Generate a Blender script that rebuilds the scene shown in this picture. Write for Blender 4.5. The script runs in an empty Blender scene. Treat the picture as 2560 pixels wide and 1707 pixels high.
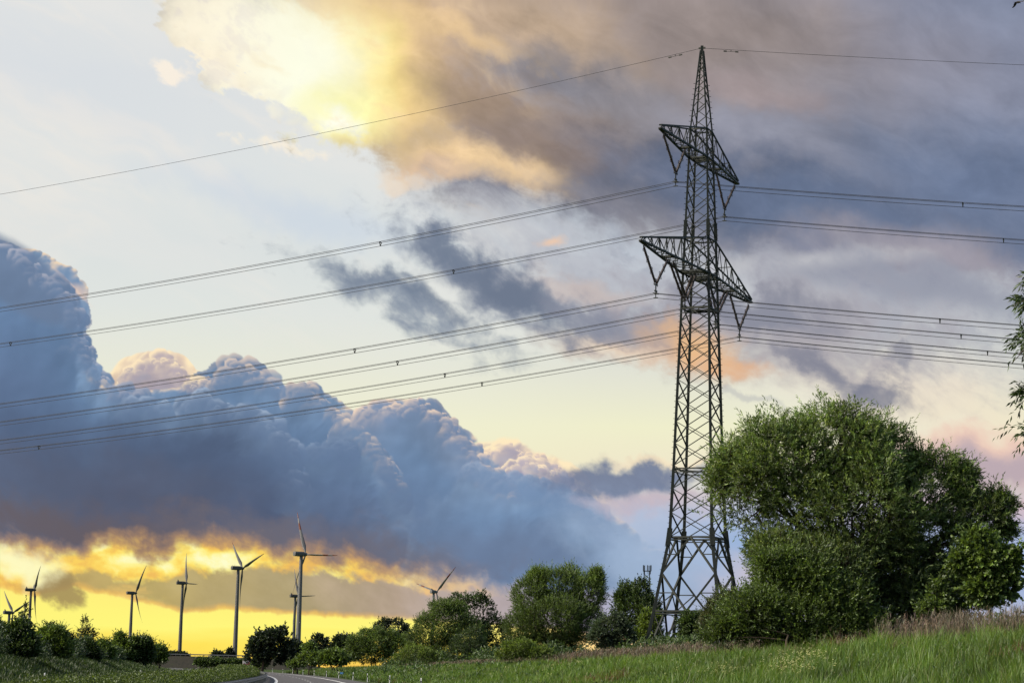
import bpy, bmesh, math, random
import numpy as np
from mathutils import Vector, Matrix

scene = bpy.context.scene
COL = scene.collection
R = math.radians
rng = np.random.default_rng(7)

# ------------------------------------------------------------------ camera
FOC, PITCH, ROLL, EYE = 5310.0, 0.1539, 0.0224, 1.65      # focal length in units of the 2560 wide frame
cp, sp_, cr, sr = math.cos(PITCH), math.sin(PITCH), math.cos(ROLL), math.sin(ROLL)
r0 = Vector((1, 0, 0)); u0 = Vector((0, -sp_, cp)); f0 = Vector((0, cp, sp_))
cam_right = r0 * cr + u0 * sr
cam_up = u0 * cr - r0 * sr
cam_data = bpy.data.cameras.new('camera')
cam = bpy.data.objects.new('camera', cam_data)
COL.objects.link(cam)
m = Matrix((cam_right, cam_up, -f0)).transposed().to_4x4()
m.translation = Vector((0, 0, EYE))
cam.matrix_world = m
cam_data.sensor_width = 36.0
cam_data.lens = FOC / 2560.0 * 36.0
cam_data.clip_start = 0.5
cam_data.clip_end = 20000
scene.camera = cam
scene.view_settings.view_transform = 'Standard'
scene.view_settings.look = 'None'
scene.view_settings.exposure = 0
scene.view_settings.gamma = 1
scene.cycles.max_bounces = 6
scene.cycles.diffuse_bounces = 3
scene.cycles.glossy_bounces = 2
scene.cycles.transparent_max_bounces = 8
scene.cycles.use_adaptive_sampling = True
scene.cycles.adaptive_threshold = 0.012


def ray(px, py):
    """direction of the sight line through a point of the 2560 wide frame"""
    return (f0 * FOC + cam_right * (px - 1280) + cam_up * (853.5 - py)).normalized()


def at(px, py, Y):
    """the point on that sight line at depth Y"""
    d = ray(px, py)
    t = Y / d.y
    return Vector((d.x * t, Y, EYE + d.z * t))


def lin(c):
    return tuple(((v / 255 + 0.055) / 1.055) ** 2.4 if v > 10 else v / 255 / 12.92 for v in c)


# ------------------------------------------------------------------ node maths helper
class G:
    def __init__(s, tree):
        s.t = tree; s.n = tree.nodes; s.l = tree.links

    def new(s, kind, **kw):
        n = s.n.new(kind)
        for k, v in kw.items():
            setattr(n, k, v)
        return n

    def put(s, sock, v):
        if isinstance(v, S):
            s.l.new(v.o, sock)
        elif v is not None:
            if isinstance(v, (tuple, list)) and sock.type == 'RGBA' and len(v) == 3:
                v = (*v, 1)
            sock.default_value = v

    def m(s, op, a, b=None, c=None, clamp=False):
        n = s.new('ShaderNodeMath', operation=op, use_clamp=clamp)
        for i, v in enumerate((a, b, c)):
            if v is not None:
                s.put(n.inputs[i], v)
        return S(s, n.outputs[0])

    def xyz(s, x, y, z=0.0):
        n = s.new('ShaderNodeCombineXYZ')
        for i, v in enumerate((x, y, z)):
            s.put(n.inputs[i], v)
        return S(s, n.outputs[0])

    def sstep(s, a, b, x):
        n = s.new('ShaderNodeMapRange', interpolation_type='SMOOTHSTEP')
        s.put(n.inputs['Value'], x); s.put(n.inputs['From Min'], a); s.put(n.inputs['From Max'], b)
        return S(s, n.outputs[0])

    def lmap(s, x, a, b, c, d):
        n = s.new('ShaderNodeMapRange')
        for k, v in zip(('Value', 'From Min', 'From Max', 'To Min', 'To Max'), (x, a, b, c, d)):
            s.put(n.inputs[k], v)
        return S(s, n.outputs[0])

    def mix(s, a, b, f):
        n = s.new('ShaderNodeMix', data_type='RGBA')
        s.put(n.inputs[0], f); s.put(n.inputs[6], a); s.put(n.inputs[7], b)
        return S(s, n.outputs[2])

    def noise(s, vec, scale=1., detail=3., rough=.5, dist=0., color=False, lac=2.):
        n = s.new('ShaderNodeTexNoise')
        s.put(n.inputs['Vector'], vec); s.put(n.inputs['Scale'], scale); s.put(n.inputs['Detail'], detail)
        s.put(n.inputs['Roughness'], rough); s.put(n.inputs['Distortion'], dist); s.put(n.inputs['Lacunarity'], lac)
        return S(s, n.outputs[1 if color else 0])

    def voro(s, vec, scale, detail=0., rough=.5, smooth=.35, rand=1., feature='SMOOTH_F1'):
        n = s.new('ShaderNodeTexVoronoi', feature=feature)
        n.voronoi_dimensions = '2D'
        s.put(n.inputs['Vector'], vec); s.put(n.inputs['Scale'], scale); s.put(n.inputs['Detail'], detail)
        s.put(n.inputs['Roughness'], rough); s.put(n.inputs['Randomness'], rand)
        if feature == 'SMOOTH_F1':
            s.put(n.inputs['Smoothness'], smooth)
        return S(s, n.outputs[0])

    def sep(s, v):
        n = s.new('ShaderNodeSeparateXYZ'); s.put(n.inputs[0], v)
        return [S(s, o) for o in n.outputs]

    def curve(s, x, pts, lo, hi, y0, y1):
        """piecewise smooth function of x through pts"""
        n = s.new('ShaderNodeFloatCurve')
        c = n.mapping.curves[0]
        P = [((a - lo) / (hi - lo), (b - y0) / (y1 - y0)) for a, b in pts]
        while len(c.points) < len(P):
            c.points.new(.5, .5)
        for q, (a, b) in zip(c.points, P):
            q.location = (a, b)
        n.mapping.update()
        s.put(n.inputs['Value'], s.lmap(x, lo, hi, 0., 1.))
        return S(s, n.outputs[0]) * (y1 - y0) + y0

    def ramp(s, x, pts, lo=0., hi=1., interp='LINEAR'):
        n = s.new('ShaderNodeValToRGB'); r = n.color_ramp
        r.interpolation = interp
        P = [((a - lo) / (hi - lo), c) for a, c in pts]
        while len(r.elements) < len(P):
            r.elements.new(.5)
        for e, (a, c) in zip(r.elements, P):
            e.position = min(max(a, 0), 1)
        for e, (a, c) in zip(r.elements, P):
            e.color = (*c, 1)
        s.put(n.inputs[0], s.lmap(x, lo, hi, 0., 1.) if (lo, hi) != (0., 1.) else x)
        return S(s, n.outputs[0])


class S:
    def __init__(s, g, o):
        s.g = g; s.o = o
    def __add__(s, b): return s.g.m('ADD', s, b)
    __radd__ = __add__
    def __sub__(s, b): return s.g.m('SUBTRACT', s, b)
    def __rsub__(s, b): return s.g.m('SUBTRACT', b, s)
    def __mul__(s, b): return s.g.m('MULTIPLY', s, b)
    __rmul__ = __mul__
    def __truediv__(s, b): return s.g.m('DIVIDE', s, b)
# ------------------------------------------------------------------ sky: a far backdrop sector whose clouds are computed per direction
# sky coordinates: SX runs with compass direction, SY with elevation (0 = high, 1.678 = horizon); one unit is 10.8 degrees
SX0, SX1, SY0, SY1 = -1.3, 4.1, -1.3, 1.70


def SP(px, py):
    d = ray(px, py)
    return (math.atan2(d.x, d.y) * 5.31 + 1.28, 1.678 - 5.31 * d.z / math.hypot(d.x, d.y))


def axis(lo, a, b, hi, fine, coarse):
    return np.concatenate([np.arange(lo, a, coarse), np.arange(a, b, fine), np.arange(b, hi + coarse, coarse)])


FINE = 0.0026
gx = axis(SX0, -.06, 2.66, SX1, FINE, .02)
gy = axis(SY0, -.02, 1.70, SY1, FINE, .02)
gx = gx.astype(np.float32); gy = np.unique(gy.astype(np.float32))
Xs, Ys = np.meshgrid(gx, gy)


def sstep(a, b, x):
    t = np.clip((x - a) / (b - a), 0, 1)
    return t * t * (3 - 2 * t)


_perm = np.random.default_rng(11).permutation(4096).astype(np.int32)
_gcos = np.cos(_perm * (6.2831853 / 4096)).astype(np.float32)
_gsin = np.sin(_perm * (6.2831853 / 4096)).astype(np.float32)


def _hash(ix, iy, seed):
    return _perm[(_perm[(ix + seed * 131) & 4095] + iy) & 4095]


def perlin(x, y, seed=0):
    ix = np.floor(x).astype(np.int32); iy = np.floor(y).astype(np.int32)
    fx = (x - ix).astype(np.float32); fy = (y - iy).astype(np.float32)
    ux = fx * fx * fx * (fx * (fx * 6 - 15) + 10); uy = fy * fy * fy * (fy * (fy * 6 - 15) + 10)
    row = []
    for i in (0, 1):
        hx = _perm[(ix + (i + seed * 131)) & 4095]
        v = []
        for j in (0, 1):
            a = (hx + iy + j) & 4095
            v.append(_gcos[a] * (fx - i) + _gsin[a] * (fy - j))
        row.append(v[0] + (v[1] - v[0]) * uy)
    return (row[0] + (row[1] - row[0]) * ux) * 1.5


def fbm(x, y, scale, octv=5, rough=.55, seed=0):
    """about 0.5 on average, spread roughly 0.2 to 0.8"""
    s = 0; a = 1.; tot = 0; x = x * scale; y = y * scale
    for k in range(octv):
        s = s + a * perlin(x + 17.3 * k, y - 9.1 * k, seed + k); tot += a; a *= rough; x = x * 2.03; y = y * 2.03
    return .5 + s * .5 / tot


def cells(x, y, scale, seed=0, k=22.):
    """smooth distance to scattered points"""
    x = x * scale; y = y * scale
    ix = np.floor(x).astype(np.int32); iy = np.floor(y).astype(np.int32)
    fx = (x - ix).astype(np.float32); fy = (y - iy).astype(np.float32)
    acc = 0
    for i in (-1, 0, 1):
        for j in (-1, 0, 1):
            h = _hash(ix + i, iy + j, seed)
            px = h * np.float32(1 / 4096.) + np.float32(i)
            py = _perm[(h + 77) & 4095] * np.float32(1 / 4096.) + np.float32(j)
            acc = acc + np.exp(-k * np.sqrt((fx - px) ** 2 + (fy - py) ** 2))
    return -np.log(acc) / k


def rc(*c):
    return np.array(lin(c), np.float32)


def mix(a, b, f):
    f = np.asarray(f)[..., None]
    return a + (b - a) * f


def ramp(x, pts):
    xs = [p[0] for p in pts]; cs = np.array([p[1] for p in pts])
    return np.stack([np.interp(x, xs, cs[:, k]) for k in range(3)], -1).astype(np.float32)


def smooth_curve(x, P):
    """monotone-limited cubic through the points"""
    xs = np.array([p[0] for p in P]); ys = np.array([p[1] for p in P])
    h = np.diff(xs); dl = np.diff(ys) / h
    mm = np.zeros(len(xs)); mm[0], mm[-1] = dl[0], dl[-1]
    for i in range(1, len(xs) - 1):
        mm[i] = 0 if dl[i - 1] * dl[i] <= 0 else 2 * dl[i - 1] * dl[i] / (dl[i - 1] + dl[i])
    i = np.clip(np.searchsorted(xs, x) - 1, 0, len(h) - 1)
    t = (np.clip(x, xs[0], xs[-1]) - xs[i]) / h[i]
    return ((1 + 2 * t) * (1 - t) ** 2 * ys[i] + t * (1 - t) ** 2 * h[i] * mm[i] + t * t * (3 - 2 * t) * ys[i + 1] + t * t * (t - 1) * h[i] * mm[i + 1]).astype(np.float32)


def sky_curve(x, pts):
    P = [SP(a, b) for a, b in pts]
    P[0] = (SX0 - .1, P[0][1]); P[-1] = (SX1 + .2, P[-1][1])
    return smooth_curve(x, P)


def hval(C, f):
    return C * np.asarray(f)[..., None]


def puffs(C, line, n, rmin, rmax, edge, body, seed, inner=1., crisp=.06, k_edge=1., side=1., amax=1.):
    """rounded cloud heads along a ridge line; each is lit on its upper left rim and melts into the cloud behind"""
    rg = np.random.default_rng(seed)
    P = np.array([SP(a, b) for a, b in line]); seg = np.linalg.norm(np.diff(P, axis=0), axis=1); cum = np.concatenate([[0], np.cumsum(seg)])
    t = rg.uniform(0, cum[-1], n); i = np.clip(np.searchsorted(cum, t) - 1, 0, len(seg) - 1); f = ((t - cum[i]) / seg[i])[:, None]
    pt = P[i] * (1 - f) + P[i + 1] * f
    tan = (P[i + 1] - P[i]) / seg[i][:, None]; nrm = np.stack([tan[:, 1], -tan[:, 0]], -1) * side      # points out of the cloud
    r = rmin + (rmax - rmin) * rg.uniform(size=n) ** 2.2
    dpt = (rg.uniform(size=n) ** 1.6) * .026 * inner
    cen = pt - nrm * (r * rg.uniform(.55, .95, n) + dpt)[:, None] + rg.normal(size=(n, 2)) * (r * .25)[:, None]
    order = np.argsort(dpt + rg.normal(size=n) * .004)
    edge = rc(*edge); body = rc(*body); L = np.array((-.5, -.86))
    for q in order:
        cx, cy = cen[q]; R_ = r[q] * 1.25
        x0, x1 = np.searchsorted(gx, (cx - R_, cx + R_)); y0, y1 = np.searchsorted(gy, (cy - R_, cy + R_))
        if x1 - x0 < 2 or y1 - y0 < 2: continue
        dx_ = (X0[y0:y1, x0:x1] - cx) / r[q]; dy_ = (Y0[y0:y1, x0:x1] - cy) / r[q]
        th = np.arctan2(dy_, dx_); ph = rg.uniform(0, 6.28, 3)
        rho = np.sqrt(dx_ ** 2 + dy_ ** 2) / (1 + .07 * np.sin(3 * th + ph[0]) + .05 * np.sin(5 * th + ph[1]) + .03 * np.sin(9 * th + ph[2]))
        out_ = dx_ * nrm[q, 0] + dy_ * nrm[q, 1]
        cr_ = crisp * rg.uniform(.6, 2.6)
        a = sstep(1., 1 - cr_ - dpt[q] * 9, rho) * sstep(-.7, .6, out_) * amax * (1 - min(dpt[q] * 22, .55))
        sx = cen[q] - nrm[q] * r[q] * 1.3; ix = min(max(int(np.searchsorted(gx, sx[0])), 0), len(gx) - 1); iy = min(max(int(np.searchsorted(gy, sx[1])), 0), len(gy) - 1)
        bc = body * .45 + C[iy, ix] * .55; bc = bc * rg.uniform(.93, 1.05)
        lit = np.clip(dx_ * L[0] + dy_ * L[1], -1, 1)
        kk = sstep(.35, 1.0, rho) * sstep(-.1, .85, lit) * k_edge * (1 - min(dpt[q] * 30, .85))
        col = bc * (1 - .10 * sstep(0, -1, lit))[..., None]
        col = col + (edge - col) * np.clip(kk, 0, 1)[..., None]
        C[y0:y1, x0:x1] += (col - C[y0:y1, x0:x1]) * a[..., None]
    return C


def make_sky(X, Y):
    global X0, Y0
    X0, Y0 = X, Y
    wb = [fbm(X, Y, 2.2, 4, .55, s) for s in (1, 21, 41)]
    wf = [fbm(X, Y, 11., 6, .62, s) for s in (61, 81, 101)]
    WX = X + (wb[0] - .5) * .30 + (wf[0] - .5) * .07
    WY = Y + (wb[1] - .5) * .22 + (wf[1] - .5) * .07
    ca, sa = math.cos(.42), math.sin(.42)
    U1 = X * ca + Y * sa + (wb[1] - .5) * .25; V1 = Y * ca - X * sa + (wb[0] - .5) * .2
    streak = fbm(U1 * .45, V1, 7., 7, .6, 121)
    streak2 = fbm(U1 * .55, V1, 22., 6, .62, 141)
    puff = fbm(WX, WY, 9., 7, .6, 161)
    EDGE = (streak2 - .5) * 1.0 + (streak - .5) * .9 + (puff - .5) * .9

    def blob(px, py, rx, ry, ang=0., soft=.6, edge=0., warp=True):
        cx, cy = SP(px, py)
        c, s_ = math.cos(math.radians(ang)), math.sin(math.radians(ang))
        ax = (WX if warp else X) - cx; ay = (WY if warp else Y) - cy
        a = (ax * c + ay * s_) * (1000. / rx); b = (ay * c - ax * s_) * (1000. / ry)
        d = np.sqrt(a * a + b * b)
        if edge:
            d = d + EDGE * edge
        return sstep(1. + soft, 1. - soft, d)

    def paint(C, col, mask, k=1.):
        return mix(C, rc(*col), mask * k)

    def yy(py): return SP(1280, py)[1]
    # clear sky
    left = ramp(Y, [(yy(-1500), rc(150, 180, 225)), (yy(-400), rc(206, 216, 232)), (yy(0), rc(227, 228, 229)), (yy(230), rc(221, 224, 228)), (yy(430), rc(224, 227, 228)), (yy(640), rc(219, 224, 226)),
                    (yy(800), rc(224, 228, 226)), (yy(930), rc(231, 232, 219)), (yy(1080), rc(241, 239, 209)), (yy(1250), rc(246, 238, 190)), (yy(1400), rc(250, 226, 130)), (yy(1660), rc(250, 215, 95))])
    right = ramp(Y, [(yy(-1500), rc(110, 140, 190)), (yy(-400), rc(150, 165, 200)), (yy(300), rc(180, 190, 210)), (yy(620), rc(196, 206, 220)), (yy(800), rc(212, 216, 218)), (yy(930), rc(226, 226, 214)),
                     (yy(1060), rc(240, 238, 206)), (yy(1150), rc(240, 232, 205)), (yy(1270), rc(190, 198, 222)), (yy(1450), rc(172, 184, 216)), (yy(1640), rc(205, 195, 205))])
    C = mix(left, right, sstep(.95, 1.75, X + (wb[2] - .5) * .3))
    veil = sstep(.42, .66, fbm(U1 * .3, V1, 3.2, 6, .55, 181))
    C = mix(C, rc(234, 231, 229), veil * sstep(1.2, .2, Y) * .5)
    veil2 = sstep(.5, .72, fbm(U1 * .25, V1, 7., 6, .6, 201))
    C = mix(C, rc(242, 234, 226), veil2 * sstep(1.2, .3, Y) * sstep(1.6, 1.2, X) * .45)
    C = paint(C, (206, 214, 230), blob(230, 200, 430, 110, 25, .9), .2)
    C = paint(C, (198, 211, 230), blob(760, 530, 300, 50, 12, .9), .55)
    C = paint(C, (244, 218, 200), blob(2290, 1000, 330, 80, 10, .9), .45)
    C = paint(C, (230, 234, 226), blob(2200, 1040, 300, 50, 10, .9), .3)

    # sheet over the upper right
    bot = sky_curve(X + (wb[0] - .5) * .18, [(-1500, -900), (300, -400), (365, -120), (400, 0), (450, 110), (540, 190), (640, 250), (720, 320), (800, 345), (900, 370), (960, 420), (1060, 480), (1200, 500), (1330, 525), (1500, 575), (1750, 640), (2000, 690), (2300, 740), (2700, 720)])
    dsheet = bot - Y + EDGE * (.10 + .07 * sstep(1.1, .7, X)) + (wf[1] - .5) * .09
    softness = np.interp(X, [.6, .95, 1.4], [.018, .05, .075])
    sheet = sstep(-softness, softness, dsheet)
    T = mix(rc(138, 136, 144), rc(122, 131, 154), sstep(1.5, 2.5, X))
    T = paint(T, (138, 142, 162), blob(2350, 120, 420, 150, 20, .9), .8)
    T = paint(T, (150, 138, 135), blob(1650, 60, 520, 170, 8, .8))
    T = paint(T, (196, 172, 148), blob(1290, 60, 260, 120, 20, .8, .4))
    T = paint(T, (134, 132, 140), blob(1360, 190, 260, 70, 12, .8, .5))
    T = paint(T, (146, 130, 122), blob(1230, 300, 340, 90, 10, .7, .5))
    T = paint(T, (122, 121, 131), blob(1600, 420, 380, 80, 8, .8, .5))
    T = paint(T, (98, 111, 137), blob(1960, 500, 470, 95, 14, .7, .4))
    T = paint(T, (106, 120, 148), blob(2450, 470, 260, 120, 14, .8, .4))
    T = paint(T, (94, 108, 134), blob(2080, 610, 260, 50, 12, .7, .5))
    T = paint(T, (146, 148, 164), blob(1880, 340, 260, 40, 14, .9, .5), .7)
    T = paint(T, (164, 148, 148), blob(1880, 235, 170, 50, 14, .8, .5), .6)
    T = paint(T, (152, 148, 160), blob(2350, 670, 330, 60, 10, .8, .5))
    T = paint(T, (122, 124, 138), blob(1380, 500, 220, 45, 5, .8, .5))
    T = paint(T, (236, 204, 160), blob(1180, 425, 190, 50, 4, .7, .5))
    T = paint(T, (226, 196, 166), blob(1080, 460, 130, 30, 4, .7, .5))
    T = paint(T, (150, 132, 122), blob(1330, 370, 150, 50, 4, .7, .5), .8)
    T = paint(T, (142, 136, 138), blob(985, 350, 110, 30, 14, .7, .5))
    T = paint(T, (216, 184, 148), blob(980, 130, 230, 200, 30, .7, .4))
    T = paint(T, (158, 138, 122), blob(1120, 245, 200, 70, 18, .7, .6), .8)
    T = paint(T, (230, 198, 154), blob(1120, 60, 190, 34, 20, .7, .6))
    T = paint(T, (240, 206, 152), blob(930, 250, 170, 80, 30, .9, .3))
    T = paint(T, (255, 224, 150), blob(880, 190, 190, 170, 35, .8, .2))
    T = paint(T, (255, 240, 158), blob(800, 180, 150, 170, 35, .8, .2))
    T = paint(T, (255, 246, 224), blob(560, 100, 230, 150, 40, .7, .3))
    T = paint(T, (255, 238, 214), blob(600, 200, 170, 40, 30, .6, .4), .7)
    T = paint(T, (255, 255, 234), blob(715, 160, 150, 160, 30, .9, .2))
    T = paint(T, (255, 252, 186), blob(845, 275, 110, 60, 20, .9, .2))
    T = paint(T, (255, 255, 240), blob(830, 285, 60, 30, 20, .8, .4))
    soft_r = sstep(2.3, 1.1, X) * .6 + .4
    relief = (streak - .5) * .8 + ((streak2 - .5) * .35 + (wf[2] - .5) * .2 + (puff - .5) * .35) * soft_r
    T = hval(T, 1 + .05 * sstep(1.6, 2.2, X) + relief * sstep(.62, 1.1, X) * .85)
    warmr = sstep(.53, .68, streak) * sstep(1.45, .9, X) * sstep(.5, .75, X)
    T = mix(T, rc(244, 214, 165), warmr * .5)
    lace = (puff - .5) + (streak2 - .5) * .6
    T = mix(T, rc(214, 205, 214), sstep(.02, .2, lace) * sstep(.85, .5, X) * .28)
    C = mix(C, T, sheet)
    C = puffs(C.copy(), [(395, -20), (420, 50), (470, 105), (530, 150), (560, 195), (640, 250), (700, 318), (780, 345)], 120, .008, .040, (255, 247, 232), (250, 236, 214), 21, 1.6, .5, k_edge=.6, side=-1., amax=.55)
    # thin rags below the sheet
    rag = sstep(.50, .66, fbm(WX * .8, WY, 10., 7, .62, 221) + (streak - .5) * .5) * sstep(-.22, -.02, dsheet) * sstep(.06, -.05, dsheet) * sstep(1.15, 1.5, X)
    C = mix(C, rc(150, 156, 172), rag * .6)
    C = paint(C, (252, 240, 226), blob(425, 155, 50, 24, 18, .5, 2.2), .9)
    C = paint(C, (252, 240, 222), blob(690, 358, 90, 20, 4, .5, 2.0), .85)
    C = paint(C, (240, 216, 190), blob(1010, 470, 60, 18, 10, .6, 1.1), .6)

    # middle distance
    C = paint(C, (180, 182, 194), blob(1500, 660, 330, 90, 16, .8, 1.1), .75)
    C = paint(C, (214, 213, 216), blob(2010, 655, 230, 24, -4, .8, 1., False), .7)
    C = paint(C, (172, 172, 184), blob(2120, 780, 430, 95, 12, .9, 1.2), .75)
    C = paint(C, (148, 152, 168), blob(2230, 730, 260, 36, 14, .9, 1.3), .7)
    C = paint(C, (166, 160, 168), blob(1960, 830, 330, 100, 16, .7, 1.), .8)
    C = paint(C, (134, 138, 154), blob(1880, 745, 180, 50, 16, .7, 1.1), .85)
    C = paint(C, (150, 154, 170), blob(2440, 740, 200, 36, 10, .8, 1.1), .6)
    C = paint(C, (148, 148, 162), blob(1600, 800, 200, 76, 18, .7, 1.1), .9)
    C = paint(C, (236, 200, 168), blob(1560, 860, 200, 34, 8, .7, 1.), .6)
    C = paint(C, (240, 190, 134), blob(1722, 850, 120, 50, 20, .95, 1.1), .8)
    C = paint(C, (232, 180, 136), blob(1840, 912, 90, 22, 10, .8, 1.1), .6)
    C = paint(C, (240, 202, 172), blob(1400, 598, 34, 15, -15, .7, .6), .8)
    C = paint(C, (206, 192, 188), blob(1440, 700, 170, 24, 2, .8, .9), .7)
    C = paint(C, (128, 138, 158), blob(1240, 720, 235, 68, 24, .75, 1.4), .9)
    C = paint(C, (104, 116, 137), blob(1275, 722, 190, 44, 24, .8, 1.1), .85)
    C = paint(C, (116, 128, 148), blob(1150, 648, 85, 34, 12, .75, 1.3), .9)
    C = paint(C, (132, 144, 162), blob(990, 770, 240, 46, 22, .75, 1.6), .9)
    C = paint(C, (110, 124, 145), blob(1040, 762, 150, 26, 18, .8, 1.4), .8)
    C = paint(C, (140, 144, 160), blob(1480, 800, 130, 36, 22, .6, 1.2), .7)
    C = paint(C, (136, 138, 152), blob(2110, 945, 100, 24, 24, .8, 1.6), .75)
    C = paint(C, (130, 132, 148), blob(2030, 890, 110, 20, 26, .8, 1.6), .75)
    C = paint(C, (122, 126, 144), blob(2245, 970, 54, 20, 20, .8, 1.5), .8)
    C = paint(C, (140, 142, 156), blob(2240, 900, 44, 18, 30, .5, 1.1), .7)
    C = paint(C, (160, 162, 176), blob(1900, 1000, 120, 10, 20, .6, 1.2), .4)
    C = paint(C, (238, 204, 188), blob(2500, 1130, 230, 70, 4, .5, .7))
    C = paint(C, (182, 166, 178), blob(2510, 1165, 200, 54, 4, .7, .8), .9)
    C = paint(C, (216, 186, 192), blob(2480, 1260, 260, 46, -4, .8, .7), .8)
    C = paint(C, (150, 172, 214), blob(2500, 1400, 240, 90, 0, .8, .5), .7)
    C = paint(C, (148, 176, 218), blob(1890, 1390, 150, 70, 10, .8, .6), .8)
    C = paint(C, (210, 194, 204), blob(1930, 1480, 170, 46, 12, .7, .8), .85)

    # --- cumulus
    def billow(x, y, seed):
        a = fbm(x, y, 4., 3, .5, 300 + seed); b = fbm(x, y, 4., 3, .5, 320 + seed)
        c2 = fbm(x, y, 16., 3, .5, 340 + seed); d2 = fbm(x, y, 16., 3, .5, 360 + seed)
        xx = x + (a - .5) * .16 + (c2 - .5) * .03; yv = y + (b - .5) * .16 + (d2 - .5) * .03
        v1 = cells(xx, yv, 5.2, 400 + seed, 9.)
        v2 = cells(xx, yv, 14., 410 + seed, 10.)
        v3 = cells(xx, yv, 34., 420 + seed, 12.)
        v4 = cells(xx, yv, 80., 430 + seed, 12.)
        # round-topped bulges
        f = lambda v: 1. - np.clip(v, 0, 1.2) ** 2
        return .055 * f(v1) + .026 * f(v2) + .0105 * f(v3) + .0040 * f(v4) - .050, .055 * f(v1) + .024 * f(v2), .0095 * f(v3) + .003 * f(v4)

    ys_ = np.gradient(Y, axis=0); xs_ = np.gradient(X, axis=1)

    def bank(C, pts, seed, amp, top, midc, low, rim, rimk, thick, soft=.004, shade=1., end=None, lo_noise=.5, begin=None, glow_=0.):
        h, hbig, hsmall = billow(X, Y, seed)
        slope = (sky_curve(X + .03, pts) - sky_curve(X - .03, pts)) / .06
        prof = sky_curve(X - (h - .008) * amp * 1.1 * np.tanh(slope * .8), pts)
        hl = fbm(X, Y, 3.2, 4, .5, 500 + seed)
        d = Y - prof + (h - .012) * amp
        sft = fbm(X, Y, 3.5, 2, .5, 520 + seed)
        w = sstep(.45, .62, sft) * .026 * lo_noise + soft
        mask = sstep(0., 1., d / w)
        if end is not None:
            mask = mask * sstep(end[1], end[0], X + (hl - .5) * .3)
        if begin is not None:
            mask = mask * sstep(begin[0], begin[1], X + (hl - .5) * .3 + (Y - 1.) * .6)
        t = np.clip((d + (hl - .5) * .22) / thick, 0, 1)
        cc = ramp(t, [(0., top), (.35, midc), (1., low)])
        near = sstep(.16, .0, d)
        H = hbig * (.35 + .65 * near) + hsmall * near * near + hl * .16
        gxh = np.gradient(H, axis=1) / xs_; gyh = np.gradient(H, axis=0) / ys_
        rel = -(gxh * -.64 + gyh * -.77)                        # light from the upper left
        rel = np.tanh(rel * 1.1)
        nz = fbm(X, Y, 7., 6, .58, 540 + seed) - .5
        fade = sstep(.40, 0., d) * .75 + .25
        cc = hval(cc, np.clip(1 - rel * -.26 * shade * fade + nz * .22 + (hl - .5) * .45, .5, 1.6))
        e = sstep(.05 + glow_ * .05, .0, d) * sstep(-.1 - glow_, .9 - glow_ * .3, rel) * rimk
        cc = mix(cc, rim, np.clip(e, 0, 1))
        # thin lit hairline along the silhouette
        line = .5 * sstep(.014, .002, d) * np.clip(rimk, 0, 1) * (.3 + .7 * sstep(-.3, .5, rel)) * .95
        cc = mix(cc, rim, line)
        return mix(C, cc, mask)

    bt, bm_, bl = rc(126, 152, 184), rc(104, 131, 166), rc(94, 114, 146)
    gold = rc(255, 224, 184)
    C = bank(C, [(-1500, 1000), (230, 960), (290, 925), (330, 900), (380, 893), (430, 905), (470, 945), (560, 1000), (900, 1300), (1130, 1300), (1190, 1150), (1230, 1122), (1280, 1118), (1330, 1150), (1400, 1160), (1470, 1220), (1600, 1330), (2700, 1500)],
             3, 1.1, rc(244, 216, 190), rc(186, 176, 188), rc(130, 142, 174), rc(255, 234, 196), 1.8, .2, end=(1.5, 1.6), glow_=.8)
    C = bank(C, [(-1500, 760), (-60, 640), (0, 612), (60, 622), (120, 655), (160, 690), (190, 740), (203, 800), (215, 850), (235, 900), (262, 950), (300, 965), (380, 985), (470, 965), (530, 925), (590, 915), (650, 935), (710, 975), (770, 975), (830, 1010), (880, 1055), (960, 1125),
                 (1060, 1210), (1200, 1340), (2700, 1600)], 7, .85, bt, bm_, bl, gold, .95, .42, .003, 1.1, (1.15, 1.35), lo_noise=.3)
    C = bank(C, [(-1500, 1500), (700, 1350), (820, 1130), (880, 1045), (940, 1025), (1010, 1015), (1070, 1012), (1110, 1035), (1160, 1085), (1210, 1130), (1260, 1170), (1330, 1195), (1420, 1225), (1500, 1270), (1580, 1340), (1660, 1395), (1760, 1440), (1900, 1500), (2700, 1650)],
             13, .8, rc(134, 154, 184), rc(114, 140, 174), rc(104, 125, 158), gold, .95, .42, .004, 1., (1.55, 1.80), lo_noise=.5)
    capd = blob(45, 695, 165, 72, 34, .2, .12, False)
    C = mix(C, hval(np.broadcast_to(rc(108, 126, 154), C.shape), 1 + (fbm(X * .4, Y, 12., 4, .5, 700) - .5) * .3), capd * .8)
    C = paint(C, (250, 216, 190), blob(176, 712, 52, 3.5, 43, .9, .1, False), .5)
    C = paint(C, (250, 216, 190), blob(196, 726, 20, 12, 30, .8, .3, False), .5)
    C = bank(C, [(-1500, 960), (0, 950), (200, 960), (330, 990), (430, 1020), (540, 1010), (620, 1040), (690, 1075), (745, 1140), (820, 1130), (900, 1155), (935, 1210), (1000, 1260), (1100, 1340), (2700, 1700)],
             17, .95, rc(132, 158, 188), rc(100, 122, 154), rc(80, 93, 120), rc(194, 202, 216), .6, .26, .006, 1.2, (1.0, 1.2), lo_noise=.8, begin=(.12, .5))
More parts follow.
